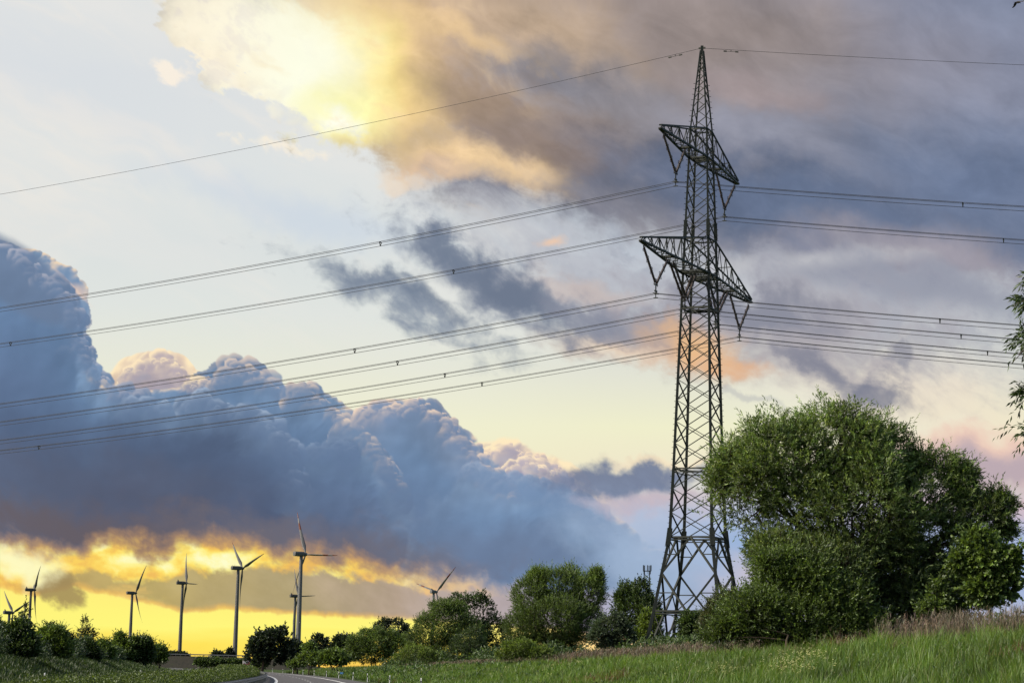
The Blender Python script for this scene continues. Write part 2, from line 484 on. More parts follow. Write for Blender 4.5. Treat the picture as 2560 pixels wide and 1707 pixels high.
    C = bank(C, [(-1500, 1500), (1000, 1430), (1100, 1240), (1180, 1190), (1280, 1205), (1400, 1235), (1480, 1290), (1560, 1350), (1640, 1410), (1800, 1470), (2700, 1600)],
             23, .9, rc(136, 160, 192), rc(114, 140, 174), rc(106, 128, 162), rc(206, 204, 216), .5, .34, .010, 1., (1.52, 1.85), lo_noise=1.0)
    C = C.copy()
    C = puffs(C, [(285, 965), (308, 928), (345, 905), (380, 893), (420, 893), (452, 912), (470, 945), (520, 950)], 90, .009, .034, (255, 232, 196), (186, 172, 180), 1, .6, k_edge=1.3)
    C = puffs(C, [(1205, 1140), (1235, 1120), (1272, 1110), (1300, 1128), (1350, 1138), (1392, 1162), (1425, 1195)], 60, .008, .028, (255, 228, 196), (176, 166, 182), 2, .5, k_edge=1.2)
    C = puffs(C, [(1250, 1178), (1268, 1152), (1310, 1142), (1345, 1160), (1400, 1180)], 36, .008, .024, (255, 232, 200), (190, 176, 188), 3, .4, k_edge=1.2)
    C = puffs(C, [(20, 612), (75, 640), (120, 690), (165, 710), (196, 755), (209, 800), (207, 830), (222, 862), (242, 895), (256, 935), (285, 955), (330, 975), (375, 992)], 170, .008, .036, (196, 194, 206), (112, 136, 170), 4, 1.0, k_edge=.75)
    C = puffs(C, [(478, 962), (530, 935), (556, 912), (590, 903), (625, 916), (655, 932), (690, 944), (712, 968), (738, 958), (775, 954), (802, 982), (832, 1012), (872, 1045), (922, 1086), (962, 1122), (1000, 1172), (1016, 1235)], 200, .009, .042, (240, 216, 196), (118, 140, 172), 5, 1.1, k_edge=.85)
    C = puffs(C, [(880, 1036), (905, 1018), (935, 1008), (1000, 1006), (1060, 1000), (1098, 1026), (1132, 1048), (1157, 1084), (1192, 1114), (1206, 1150), (1255, 1190), (1300, 1225)], 150, .009, .038, (250, 222, 198), (126, 144, 176), 6, 1.0, k_edge=.95)
    C = puffs(C, [(1180, 1160), (1240, 1180), (1320, 1186), (1400, 1212), (1470, 1244), (1515, 1292), (1545, 1340)], 160, .010, .050, (196, 204, 222), (116, 140, 176), 7, 1.3, .14, k_edge=.5, amax=.8)
    C = puffs(C, [(760, 1112), (800, 1106), (850, 1104), (892, 1122), (902, 1146), (880, 1176)], 90, .012, .040, (150, 168, 194), (104, 126, 160), 8, .8, .14, k_edge=.6, amax=.85)
    C = puffs(C, [(330, 990), (400, 1004), (440, 1008), (470, 992), (510, 976), (545, 1000), (600, 1010), (660, 1038), (712, 1070), (746, 1110), (760, 1160), (764, 1225), (750, 1270)], 190, .010, .045, (186, 202, 226), (110, 132, 164), 9, 1.3, .09, k_edge=.7)
    C = paint(C, (78, 91, 117), blob(480, 1190, 380, 85, 4, .9, .5), .75)
    C = paint(C, (90, 93, 110), blob(180, 1240, 380, 60, 2, .8, .5), .5)
    C = paint(C, (106, 130, 164), blob(1000, 1250, 300, 90, 20, .8, .5), .45)
    C = paint(C, (104, 118, 145), blob(1220, 1370, 300, 60, 10, .8, .5), .6)
    C = paint(C, (104, 94, 98), blob(200, 1330, 420, 50, 3, .8, .8), .85)
    C = paint(C, (112, 108, 118), blob(800, 1370, 330, 46, 5, .8, .8), .75)
    C = paint(C, (112, 124, 152), blob(1570, 1200, 155, 40, 4, .5, .8), .95)
    C = paint(C, (206, 180, 186), blob(1640, 1262, 120, 26, 4, .7, .7), .8)
    C = paint(C, (250, 228, 196), blob(1640, 1160, 90, 8, 2, .8, .6), .6)
    C = paint(C, (164, 184, 214), blob(1640, 1400, 170, 110, 30, .8, .6), .8)
    C = paint(C, (178, 186, 212), blob(1800, 1530, 300, 60, 0, .9, .5), .7)

    # --- gap, stratus, yellow strip
    low_edge = sky_curve(X, [(-1500, 1350), (0, 1368), (60, 1375), (130, 1392), (200, 1380), (250, 1345), (320, 1362), (400, 1382), (470, 1350), (560, 1354), (650, 1372), (760, 1388), (900, 1408), (1050, 1438), (1250, 1455), (1400, 1475), (2700, 1520)])
    crn = fbm(X, Y, 9., 6, .6, 600)
    dl = Y - low_edge + (wf[1] - .5) * .06 + (streak2 - .5) * .05 + (crn - .5) * .085
    gs = np.interp(X, [.9, 1.35], [.026, .045])
    open_ = sstep(0, 1, (dl + .6 * gs) / (1.6 * gs))
    gl = fbm(X * .55 + (crn - .5) * .06, Y, 11., 6, .56, 620)
    glow = ramp(gl, [(.36, rc(240, 190, 96)), (.44, rc(252, 212, 98)), (.50, rc(255, 230, 116)), (.57, rc(255, 244, 150)), (.68, rc(255, 253, 205))])
    glow = mix(glow, rc(232, 188, 144), sstep(.85, 1.15, X) * .8)
    glow = mix(glow, rc(168, 166, 186), sstep(1.1, 1.4, X))
    C = mix(C, glow, open_ * sstep(1.62, 1.42, X))
    C = mix(C, rc(206, 158, 104), sstep(-.045, .0, dl) * sstep(.03, -.0, dl) * sstep(1.3, .9, X) * .5)
    st_top = sky_curve(X, [(-1500, 1445), (0, 1442), (70, 1450), (150, 1420), (230, 1418), (330, 1430), (420, 1432), (480, 1422), (560, 1412), (680, 1405), (760, 1408), (850, 1420), (950, 1440), (1060, 1462), (1200, 1470), (2700, 1500)])
    st_bot = sky_curve(X, [(-1500, 1500), (0, 1474), (80, 1488), (150, 1478), (190, 1466), (240, 1480), (300, 1492), (380, 1512), (470, 1528), (560, 1522), (680, 1532), (800, 1538), (930, 1545), (1020, 1550), (1120, 1556), (1300, 1566), (1500, 1580), (1700, 1602), (2700, 1625)])
    ds = Y - st_top + (wf[0] - .5) * .06 + (streak2 - .5) * .05 + (crn - .5) * .05
    db = st_bot - Y + (wf[1] - .5) * .03 + (crn - .5) * .02
    strat = sstep(0., .024, ds) * sstep(-.003, .010, db)
    scol = ramp(X + (streak - .5) * .3, [(0., rc(186, 156, 96)), (.4, rc(186, 166, 106)), (.75, rc(174, 158, 118)), (1., rc(182, 162, 142)), (1.25, rc(176, 162, 162)), (1.7, rc(178, 174, 198))])
    scol = hval(scol, 1 + (streak - .5) * .6 + (crn - .5) * .35)
    scol = mix(scol, rc(238, 196, 112), sstep(.53, .68, gl) * sstep(.75, .2, X) * .7)
    holes = sstep(.54, .66, fbm(X * .6, Y, 13., 6, .6, 640)) * sstep(.5, .1, X) * .8
    ynz = (fbm(X * .12, Y, 30., 4, .5, 660) - .5) * .05
    yellow = ramp(Y + ynz, [(SP(300, 1470)[1], rc(255, 238, 124)), (SP(300, 1560)[1], rc(255, 247, 124)), (SP(300, 1610)[1], rc(255, 228, 92)), (SP(300, 1660)[1], rc(250, 200, 88))])
    yellow = mix(yellow, rc(255, 214, 150), sstep(1.15, 1.6, X))
    C = mix(C, yellow, sstep(.012, -.004, db) * sstep(1.9, 1.5, X) )
    C = mix(C, scol, strat * (1. - holes) * sstep(1.75, 1.35, X))
    C = mix(C, rc(244, 190, 96), sstep(.018, .004, db) * sstep(-.004, .003, db) * sstep(1.15, .8, X) * .6)
    C = paint(C, (160, 138, 92), blob(108, 1455, 58, 26, 20, .4, .9), .9)
    C = paint(C, (255, 251, 200), blob(20, 1405, 60, 26, 0, .8, .4), .9)
    k = np.array((.995, 1.0, .978), np.float32)
    C = C * (1 + (k - 1) * sstep(.25, .6, C[..., 2])[..., None])
    return np.clip(C, 0, 1)


SKYCOL = make_sky(Xs, Ys)
# -- end sky colours


# ------------------------------------------------------------------ object helpers
def tag(o, label=None, cat=None, group=None, kind=None):
    if label: o['label'] = label
    if cat: o['category'] = cat
    if group: o['group'] = group
    if kind: o['kind'] = kind
    return o


def empty(name, loc=(0, 0, 0), rz=0.):
    o = bpy.data.objects.new(name, None)
    o.location = loc; o.rotation_euler = (0, 0, rz); o.empty_display_size = .2
    COL.objects.link(o)
    return o


def mesh_obj(name, V, F, mat, parent=None, col=None, smooth=False, loc=None):
    """V (n,3); F list of faces or an (m,k) array; col (n,3) vertex colours"""
    me = bpy.data.meshes.new(name)
    V = np.asarray(V, np.float32)
    if isinstance(F, np.ndarray):
        mF, k = F.shape
        me.vertices.add(len(V)); me.vertices.foreach_set('co', V.ravel())
        me.loops.add(mF * k); me.loops.foreach_set('vertex_index', F.astype(np.int32).ravel())
        me.polygons.add(mF)
        me.polygons.foreach_set('loop_start', np.arange(0, mF * k, k, dtype=np.int32))
        if smooth:
            me.polygons.foreach_set('use_smooth', np.ones(mF, bool))
        me.update(calc_edges=True)
    else:
        me.from_pydata([tuple(map(float, v)) for v in V], [], F)
        if smooth:
            for p in me.polygons: p.use_smooth = True
        me.update()
    if col is not None:
        a = me.color_attributes.new('tint', 'FLOAT_COLOR', 'POINT')
        c = np.ones((len(V), 4), np.float32); c[:, :3] = col
        a.data.foreach_set('color', c.ravel())
    me.materials.append(mat)
    o = bpy.data.objects.new(name, me)
    COL.objects.link(o)
    if loc is not None: o.location = loc
    if parent is not None: o.parent = parent
    return o


class MB:
    """collects bars, boxes and tubes for one mesh"""
    def __init__(s): s.V = []; s.F = []; s.n = 0; s.C = []
    def add(s, V, F, c=None):
        s.V.append(np.asarray(V, np.float32)); s.F += [tuple(i + s.n for i in f) for f in F]
        s.C.append(np.tile(np.asarray(c if c is not None else (1, 1, 1), np.float32), (len(V), 1))); s.n += len(V)
    def bar(s, a, b, w, h=None, c=None, w2=None):
        """square bar from a to b"""
        a = np.array(a, float); b = np.array(b, float); h = h or w; w2 = w2 or w
        d = b - a; L = np.linalg.norm(d)
        if L < 1e-6: return
        d /= L
        up = np.array((0, 0, 1.)) if abs(d[2]) < .9 else np.array((1., 0, 0))
        s1 = np.cross(d, up); s1 /= np.linalg.norm(s1); s2 = np.cross(s1, d)
        V = []
        for p, ww in ((a, w), (b, w2)):
            hh = h * ww / w
            for i, j in ((-1, -1), (1, -1), (1, 1), (-1, 1)):
                V.append(p + s1 * ww / 2 * i + s2 * hh / 2 * j)
        s.add(V, [(3, 2, 1, 0), (4, 5, 6, 7), (0, 1, 5, 4), (1, 2, 6, 5), (2, 3, 7, 6), (3, 0, 4, 7)], c)
    def angle(s, a, b, w, t=None, toward=None):
        """L-section steel angle from a to b"""
        a = np.array(a, float); b = np.array(b, float); t = t or w * .22
        d = b - a; L = np.linalg.norm(d)
        if L < 1e-6: return
        d /= L
        up = np.array((0, 0, 1.)) if abs(d[2]) < .9 else np.array((1., 0, 0))
        if toward is not None:
            up = np.array(toward, float)
        s1 = np.cross(d, up); s1 /= np.linalg.norm(s1); s2 = np.cross(s1, d)
        P = [(0, 0), (w, 0), (w, t), (t, t), (t, w), (0, w)]
        V = [p + s1 * (i - w * .35) + s2 * (j - w * .35) for p in (a, b) for i, j in P]
        F = [(i, (i + 1) % 6, (i + 1) % 6 + 6, i + 6) for i in range(6)] + [(0, 5, 4, 3, 2, 1), (6, 7, 8, 9, 10, 11)]
        s.add(V, F)
    def tube(s, P, r, n=6, c=None, cap=True):
        P = np.asarray(P, float); m_ = len(P)
        rr = np.full(m_, r) if np.isscalar(r) else np.asarray(r)
        T = np.gradient(P, axis=0); T /= np.linalg.norm(T, axis=1)[:, None] + 1e-12
        ref = np.array((0, 0, 1.)) if abs(T[:, 2]).mean() < .8 else np.array((1., 0, 0))
        A = np.cross(T, ref); A /= np.linalg.norm(A, axis=1)[:, None] + 1e-12; B = np.cross(T, A)
        an = np.arange(n) / n * 2 * math.pi
        V = (P[:, None] + rr[:, None, None] * (np.cos(an)[None, :, None] * A[:, None] + np.sin(an)[None, :, None] * B[:, None])).reshape(-1, 3)
        F = [(i * n + j, i * n + (j + 1) % n, (i + 1) * n + (j + 1) % n, (i + 1) * n + j) for i in range(m_ - 1) for j in range(n)]
        if cap:
            F += [tuple(range(n - 1, -1, -1)), tuple((m_ - 1) * n + j for j in range(n))]
        s.add(V, F, c)
    def lathe(s, a, b, prof, n=8, c=None):
        """prof: (fraction, radius) along a-b"""
        a = np.array(a, float); b = np.array(b, float)
        s.tube([a + (b - a) * t for t, r in prof], [r for t, r in prof], n, c)
    def box(s, c0, sz, c=None):
        x, y, z = c0; a, b, d = [v / 2 for v in sz]
        V = [(x + i * a, y + j * b, z + k * d) for k in (-1, 1) for i, j in ((-1, -1), (1, -1), (1, 1), (-1, 1))]
        s.add(V, [(3, 2, 1, 0), (4, 5, 6, 7), (0, 1, 5, 4), (1, 2, 6, 5), (2, 3, 7, 6), (3, 0, 4, 7)], c)
    def build(s, name, mat, parent=None, tint=False, smooth=False):
        V = np.concatenate(s.V)
        return mesh_obj(name, V, s.F, mat, parent, np.concatenate(s.C) if tint else None, smooth)


# ------------------------------------------------------------------ materials
def material(name):
    m_ = bpy.data.materials.new(name); m_.use_nodes = True
    t = m_.node_tree; t.nodes.clear()
    return m_, G(t)


def out(g_, sh):
    o = g_.new('ShaderNodeOutputMaterial'); g_.l.new(sh, o.inputs[0])


def surf(name, cols, scale=4., rough=.7, metal=0., bump=0., detail=5, spec=.3, attr=False, stretch=None):
    """principled surface whose colour wanders between cols with noise"""
    m_, g_ = material(name)
    t = g_.new('ShaderNodeTexCoord'); v = S(g_, t.outputs['Object'])
    if stretch:
        mp = g_.new('ShaderNodeMapping'); g_.put(mp.inputs[0], v); mp.inputs['Scale'].default_value = stretch; v = S(g_, mp.outputs[0])
    n1 = g_.noise(v, scale, detail, .6); n2 = g_.noise(v, scale * 5.3, 3, .6)
    x = n1 * .7 + n2 * .3
    P = [(.30 + .4 * i / max(1, len(cols) - 1), c) for i, c in enumerate(cols)]
    c = g_.ramp(x, P)
    if attr:
        a = g_.new('ShaderNodeAttribute', attribute_name='tint')
        mm = g_.new('ShaderNodeMix', data_type='RGBA', blend_type='MULTIPLY'); mm.inputs[0].default_value = 1
        g_.put(mm.inputs[6], c); g_.l.new(a.outputs[0], mm.inputs[7]); c = S(g_, mm.outputs[2])
    b = g_.new('ShaderNodeBsdfPrincipled')
    g_.put(b.inputs['Base Color'], c); g_.put(b.inputs['Roughness'], n2 * .2 + (rough - .1))
    b.inputs['Metallic'].default_value = metal; b.inputs['Specular IOR Level'].default_value = spec
    if bump:
        bp = g_.new('ShaderNodeBump'); bp.inputs['Strength'].default_value = bump; g_.put(bp.inputs['Height'], n2)
        g_.l.new(bp.outputs[0], b.inputs['Normal'])
    out(g_, b.outputs[0])
    return m_


def leafy(name, trans=.35, gloss=.05, rough=.45):
    """foliage and grass: colour from the mesh tint, which in crowns includes painted shade"""
    m_, g_ = material(name)
    a = g_.new('ShaderNodeAttribute', attribute_name='tint')
    d = g_.new('ShaderNodeBsdfDiffuse'); g_.l.new(a.outputs[0], d.inputs[0])
    t = g_.new('ShaderNodeBsdfTranslucent')
    mm = g_.new('ShaderNodeMix', data_type='RGBA', blend_type='MULTIPLY'); mm.inputs[0].default_value = 1
    g_.l.new(a.outputs[0], mm.inputs[6]); mm.inputs[7].default_value = (1.5, 1.45, .7, 1)
    g_.l.new(mm.outputs[2], t.inputs[0])
    m1 = g_.new('ShaderNodeMixShader'); m1.inputs[0].default_value = trans
    g_.l.new(d.outputs[0], m1.inputs[1]); g_.l.new(t.outputs[0], m1.inputs[2])
    gl = g_.new('ShaderNodeBsdfGlossy'); gl.inputs['Roughness'].default_value = rough; gl.inputs[0].default_value = (.9, .95, 1, 1)
    m2 = g_.new('ShaderNodeMixShader'); m2.inputs[0].default_value = gloss
    g_.l.new(m1.outputs[0], m2.inputs[1]); g_.l.new(gl.outputs[0], m2.inputs[2])
    out(g_, m2.outputs[0])
    return m_


M_LEAF = leafy('leaves', .36, .035, .5)
M_GRASS = leafy('grass blades', .35, .035, .5)
M_DRY = leafy('dry stalks', .15, .02, .6)
M_BARK = surf('bark', [(.035, .026, .018), (.07, .055, .04)], 9, .9, bump=.4)
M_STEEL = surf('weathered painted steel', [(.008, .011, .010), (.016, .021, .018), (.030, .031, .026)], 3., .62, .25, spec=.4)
M_GALV = surf('galvanised steel', [(.10, .105, .11), (.19, .195, .20)], 5., .45, .6, spec=.5)
M_INS = surf('brown glazed insulator', [(.018, .012, .012), (.04, .025, .022)], 8., .3, spec=.5)
M_WIRE = surf('aluminium conductor', [(.045, .045, .048), (.07, .07, .075)], 6., .6, .3)
M_WHITE = surf('white turbine paint', [(.36, .37, .40), (.42, .43, .46)], .15, .55, attr=True, spec=.35)
M_ASPH = surf('asphalt', [(.060, .056, .058), (.082, .077, .078), (.10, .094, .095)], .9, .75, bump=.15, spec=.35, stretch=(1, .15, 1))
M_PAINT = surf('road marking paint', [(.55, .55, .54), (.75, .75, .74)], 3., .7)
M_PLASTIC = surf('white post plastic', [(.62, .62, .62), (.75, .75, .75)], 6., .5, attr=True)
M_SIGN = surf('painted sheet metal', [(.95, .95, .95), (1, 1, 1)], 6., .5, attr=True)
M_BIRD = surf('dark plumage', [(.006, .006, .009), (.016, .015, .018)], 12., .7)

# ------------------------------------------------------------------ sky backdrop object, world light and sun
ny_, nx_ = Xs.shape
azs = (Xs.astype(np.float64) - 1.28) / 5.31
els = (1.678 - Ys.astype(np.float64)) / 5.31
RS = 9000.
rad = RS / np.sqrt(1 + els ** 2)
Vd = np.stack([np.sin(azs) * rad, np.cos(azs) * rad, els * rad + EYE], -1).reshape(-1, 3)
ii = (np.arange(ny_ - 1)[:, None] * nx_ + np.arange(nx_ - 1)[None, :]).ravel()
Fd = np.stack([ii, ii + 1, ii + nx_ + 1, ii + nx_], -1)
m_sky, gs_ = material('sky light')
a_ = gs_.new('ShaderNodeAttribute', attribute_name='tint')
em = gs_.new('ShaderNodeEmission'); gs_.l.new(a_.outputs[0], em.inputs[0]); em.inputs[1].default_value = 1.0
out(gs_, em.outputs[0])
m_sky.cycles.emission_sampling = 'NONE'
sky = mesh_obj('sky', Vd, Fd, m_sky, None, SKYCOL.reshape(-1, 3))
tag(sky, kind='structure')
del Vd, Fd, ii, azs, els, rad, SKYCOL

SUN_AZ, SUN_EL = R(-104), R(34)
world = bpy.data.worlds.new('World')
scene.world = world
world.use_nodes = True
nt = world.node_tree
nt.nodes.clear()
g = G(nt)
skyt = g.new('ShaderNodeTexSky', sky_type='NISHITA', sun_disc=False)
skyt.sun_elevation = SUN_EL; skyt.sun_rotation = SUN_AZ
skyt.air_density = 1.0; skyt.dust_density = 3.0; skyt.ozone_density = 1.0
bg = g.new('ShaderNodeBackground')
g.put(bg.inputs['Color'], S(g, skyt.outputs[0])); bg.inputs['Strength'].default_value = .15
wo = g.new('ShaderNodeOutputWorld'); g.l.new(bg.outputs[0], wo.inputs[0])
sun_data = bpy.data.lights.new('sun', 'SUN')
sun = bpy.data.objects.new('sun', sun_data)
COL.objects.link(sun)
sdir = Vector((math.sin(SUN_AZ) * math.cos(SUN_EL), math.cos(SUN_AZ) * math.cos(SUN_EL), math.sin(SUN_EL)))
sun.rotation_euler = sdir.to_track_quat('Z', 'Y').to_euler()
sun_data.energy = 5.0
sun_data.angle = R(10)
sun_data.color = (1.0, .90, .72)


# ------------------------------------------------------------------ terrain
def xc(y):
    """centre of the carriageway"""
    y = np.asarray(y, float)
    yc = np.clip(y, -300, 640)
    return -2.0 - .058 * yc - .0001 * yc * yc + np.where(y > 640, -(y - 640) * .186, 0)


def lump(x, y, s, seed):
    return fbm(np.asarray(x, float), np.asarray(y, float), s, 4, .5, seed) - .5


CR_Y = [-60, 0, 40, 60, 100, 160, 225, 315, 480, 620, 760]
CR_Z = [3.4, 3.2, 3.05, 2.95, 2.6, 2.3, 2.1, 1.85, 1.45, .85, .2]


def ground_z(x, y):
    x = np.asarray(x, float); y = np.asarray(y, float)
    D = x - xc(y)
    H = np.interp(y, CR_Y, CR_Z)
    tr = np.clip((D - 8.2) / 13.3, 0, 1)
    s_ = tr * tr * (3 - 2 * tr) * .6 + tr * .4
    zr = H * s_ + np.clip(D - 21, 0, 25) * .035 * np.clip((500 - y) / 300, 0, 1)
    tl = np.clip((-D - 22.) / 6.5, 0, 1)
    Hl = np.interp(y, [0, 150, 300, 420, 520, 700], [2.0, 1.95, 1.8, 1.6, 1.2, .1])
    zl = Hl * (tl * tl * (3 - 2 * tl))
    z = np.where(D > 0, zr, zl)
    off = np.clip((np.abs(D) - 9.5) / 6, 0, 1)
    z = z + off * (lump(x, y, .09, 800) * .55 + lump(x, y, .45, 820) * .22)
    z = z - .05 - .12 * np.clip((np.abs(D) - 6.9) / .8, 0, 1) * np.clip((9.5 - np.abs(D)) / 1.2, 0, 1)
    return z


def gz(x, y): return float(ground_z(np.array([x]), np.array([y]))[0])


Dl = np.concatenate([np.arange(-150, -40, 6), np.arange(-40, -21, .8), np.arange(-21, 8, 1.0), np.arange(8, 32, .35), np.arange(32, 60, 2), np.arange(60, 170, 8)])
Yl = np.concatenate([np.arange(-60, 30, 3), np.arange(30, 140, .6), np.arange(140, 320, 1.2), np.arange(320, 800, 4), np.arange(800, 1200, 40)])
DD, YY = np.meshgrid(Dl, Yl)
XX = DD + xc(YY)
ZZ = ground_z(XX, YY)
edge = (np.abs(DD) > 140) | (YY > 1150)
ZZ = np.where(edge, -.6, ZZ)
Vt = np.stack([XX, YY, ZZ], -1).reshape(-1, 3)
nn = len(Dl)
ii = (np.arange(len(Yl) - 1)[:, None] * nn + np.arange(nn - 1)[None, :]).ravel()
Ft = np.stack([ii, ii + 1, ii + nn + 1, ii + nn], -1)
M_EARTH = surf('turf and soil', [(.022, .034, .010), (.036, .058, .014), (.055, .075, .022)], .35, .95, spec=.1, bump=.3)
ground = mesh_obj('ground', Vt, Ft, M_EARTH, smooth=True)
tag(ground, kind='structure')
M_FIELD = surf('far fields', [(.05, .085, .022), (.075, .11, .03), (.10, .12, .045)], .004, .95, spec=.1)
an = np.linspace(0, 2 * math.pi, 97)[:-1]
rings = [0, 300, 900, 2000, 4000, 8900]
Vf = [(0, 0, -.45)] + [(r * math.sin(a), r * math.cos(a), -.45) for r in rings[1:] for a in an]
Ff = [(0, 1 + (j + 1) % 96, 1 + j) for j in range(96)]
for k in range(len(rings) - 2):
    for j in range(96):
        a0 = 1 + k * 96; Ff.append((a0 + j, a0 + (j + 1) % 96, a0 + 96 + (j + 1) % 96, a0 + 96 + j))
fields = mesh_obj('fields', Vf, Ff, M_FIELD); tag(fields, kind='structure')


def strip(d0, d1, y0, y1, z, step=3.):
    ys = np.arange(y0, y1 + step, step); c = xc(ys)
    V = np.concatenate([np.stack([c + d0, ys, np.full_like(ys, z)], -1), np.stack([c + d1, ys, np.full_like(ys, z)], -1)])
    n = len(ys); i = np.arange(n - 1)
    return V, np.stack([i, i + n, i + n + 1, i + 1], -1)


V, F_ = strip(-5.0, 6.65, -60, 900, 0); road = mesh_obj('road', V, F_, M_ASPH); tag(road, kind='structure')
V, F_ = strip(-21, -9.6, -60, 900, 0); r2 = mesh_obj('opposite_carriageway', V, F_, M_ASPH); tag(r2, kind='structure')


def marks(name, segs):
    Vs, Fs, n = [], [], 0
    for d0, d1, y0, y1 in segs:
        V, F1 = strip(d0, d1, y0, y1, .006, min(3., y1 - y0)); Vs.append(V); Fs.append(F1 + n); n += len(V)
    o = mesh_obj(name, np.concatenate(Vs), np.concatenate(Fs), M_PAINT); tag(o, kind='structure')


marks('road_markings', [(-3.9, -3.6, -60, 900), (3.5, 3.8, -60, 900)] + [(-.08, .08, y, y + 6) for y in range(-54, 880, 18)]
      + [(-10.6, -10.4, -60, 900), (-20., -19.8, -60, 900)])


def hit(px, py, y0=25., y1=700.):
    """where a sight line meets the ground"""
    d = ray(px, py)
    ys = np.concatenate([np.arange(y0, 200, .5), np.arange(200, y1, 2.)])
    t = ys / d.y
    f = EYE + d.z * t - ground_z(d.x * t, ys)
    k = np.argmax(f < 0)
    if f[k] >= 0: return None
    y = ys[k]
    return Vector((d.x / d.y * y, y, gz(d.x / d.y * y, y)))


def on_line(px, D):
    """point at lateral offset D from the road centre seen in the direction of px"""
    d = ray(px, 1665); k = d.x / d.y
    ys = np.linspace(25, 640, 2400)
    f = xc(ys) + D - k * ys
    s_ = np.where(np.sign(f[1:]) != np.sign(f[:-1]))[0]
    y = ys[s_[0]] if len(s_) else ys[np.argmin(abs(f))]
    return float(y)
# ------------------------------------------------------------------ lattice pylon
PC = np.array([16.346, 183.02]); BE = .4113
pa = np.array([math.sin(BE), math.cos(BE)]); pb = np.array([pa[1], -pa[0]])


def pp(t, b, z): return (PC[0] + pa[0] * t + pb[0] * b, PC[1] + pa[1] * t + pb[1] * b, z)


PZ = [1.6, 7.0, 13.3, 19.2, 39.4, 49.3, 56.6]
PW = [7.52, 5.80, 3.80, 3.36, 2.15, 1.52, .22]
def bw(z): return float(np.interp(z, PZ, PW))


def corner(i, z, w=None):
    w = (w or bw(z)) / 2; sa, sb = ((-1, -1), (1, -1), (1, 1), (-1, 1))[i]
    return pp(sa * w, sb * w, z)


pylon = empty('lattice_pylon', (PC[0], PC[1], 1.6))
tag(pylon, 'tall dark green steel lattice pylon with two cross arms beside the big willow', 'pylon')
loc0 = np.array([PC[0], PC[1], 1.6])


def pbuild(mb, name, mat, parent=pylon):
    mb.V = [v - loc0.astype(np.float32) for v in mb.V]
    return mb.build(name, mat, parent)


for i in range(4):
    mb = MB()
    zs = [1.6, 7.0, 13.3, 19.2, 30, 39.4, 49.3, 56.6]
    ws = [.26, .26, .25, .22, .20, .17, .13, .08]
    for z0, z1, w0 in zip(zs, zs[1:], ws):
        mb.bar(corner(i, z0), corner(i, z1), w0)
    for z in (13.3, 40.3):
        c = np.array(corner(i, z)); ctr = np.array(pp(0, 0, z))
        mb.bar(corner(i, z - .75), corner(i, z + .75), .42 if z < 20 else .30)
    k = 0
    z = 5.
    while z < 54 and i in (0, 2):                         # step bolts
        c = np.array(corner(i, z)); dd = c - np.array(pp(0, 0, z)); dd /= np.linalg.norm(dd)
        mb.bar(c, c + dd * .26, .035); z += .5
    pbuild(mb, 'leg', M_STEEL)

br = MB()
def mid(i, z):
    a = np.array(corner(i, z)); b = np.array(corner((i + 1) % 4, z)); return (a + b) / 2
def lerp(a, b, t): return np.array(a) * (1 - t) + np.array(b) * t
for i in range(4):
    j = (i + 1) % 4
    c = corner
    # flared base: K frames
    for z in (7.0, 13.3):
        br.bar(c(i, z), c(j, z), .15); br.bar(lerp(c(i, z), c(j, z), 0) - np.array((0, 0, .22)), lerp(c(i, z), c(j, z), 1) - np.array((0, 0, .22)), .09)
    m0, m1 = mid(i, 13.3), mid(i, 7.0)
    for q in (i, j):
        br.bar(m0, c(q, 10.2), .16); br.bar(c(q, 10.2), m1, .16); br.bar(m1, c(q, 2.3), .16)
        for za, zb, mm_, zc in ((10.2, 13.3, m0, 13.1), (10.2, 7.0, m1, 7.15)):
            p = lerp(c(q, za), mm_, .52); zz_ = float(p[2])
            br.bar(p, c(q, zz_), .085)
            br.bar(p, c(q, zc), .085)
        p = lerp(m1, c(q, 2.3), .5); br.bar(p, c(q, float(p[2])), .085); br.bar(p, c(q, 6.9), .085)
    # plan brace of the waist and lower ring
    br.bar(mid(i, 13.3), mid(j, 13.3), .09); br.bar(mid(i, 7.), mid(j, 7.), .09)
    # trunk: crossed diagonals
z = 13.3; levels_ = [z]
while z < 49.0:
    w = bw(z); z += w * float(np.interp(z, [13, 39, 49], [.56, .66, .85])); levels_.append(z)
sc = (49.3 - 13.3) / (levels_[-1] - 13.3); levels_ = [13.3 + (l - 13.3) * sc for l in levels_]
for z0, z1 in zip(levels_, levels_[1:]):
    wd = float(np.interp(z0, [13, 49], [.125, .085]))
    for i in range(4):
        j = (i + 1) % 4
        br.bar(corner(i, z0), corner(j, z1), wd, wd * .5); br.bar(corner(j, z0), corner(i, z1), wd, wd * .5)
for z in (19.2, 33.2, 36.3, 39.4, 46.7, 49.3):
    for i in range(4):
        br.bar(corner(i, z), corner((i + 1) % 4, z), .11); br.bar(mid(i, z), mid((i + 1) % 4, z), .06)
    if z == 19.2:
        for i in range(4): br.bar(corner(i, z - .3), corner((i + 1) % 4, z - .3), .07)
z = 49.3
while z < 56.0:
    z1 = min(z + max(bw(z) * .72, .32), 56.4)
    for i in range(4):
        j = (i + 1) % 4
        if int(z * 3) % 2: i, j = j, i
        br.bar(corner(i, z), corner(j, z1), .06)
    z = z1
for x0 in (-.9, .9):                                       # working platform below the lower arm
    br.bar(pp(x0, -1.05, 33.3), pp(x0, 1.05, 33.3), .5, .10)
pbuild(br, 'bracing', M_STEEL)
tp = MB(); tp.bar(pp(0, 0, 56.3), pp(0, 0, 57.05), .24); tp.bar(pp(0, -.3, 56.85), pp(0, .3, 56.85), .14)
pbuild(tp, 'peak_cap', M_STEEL)


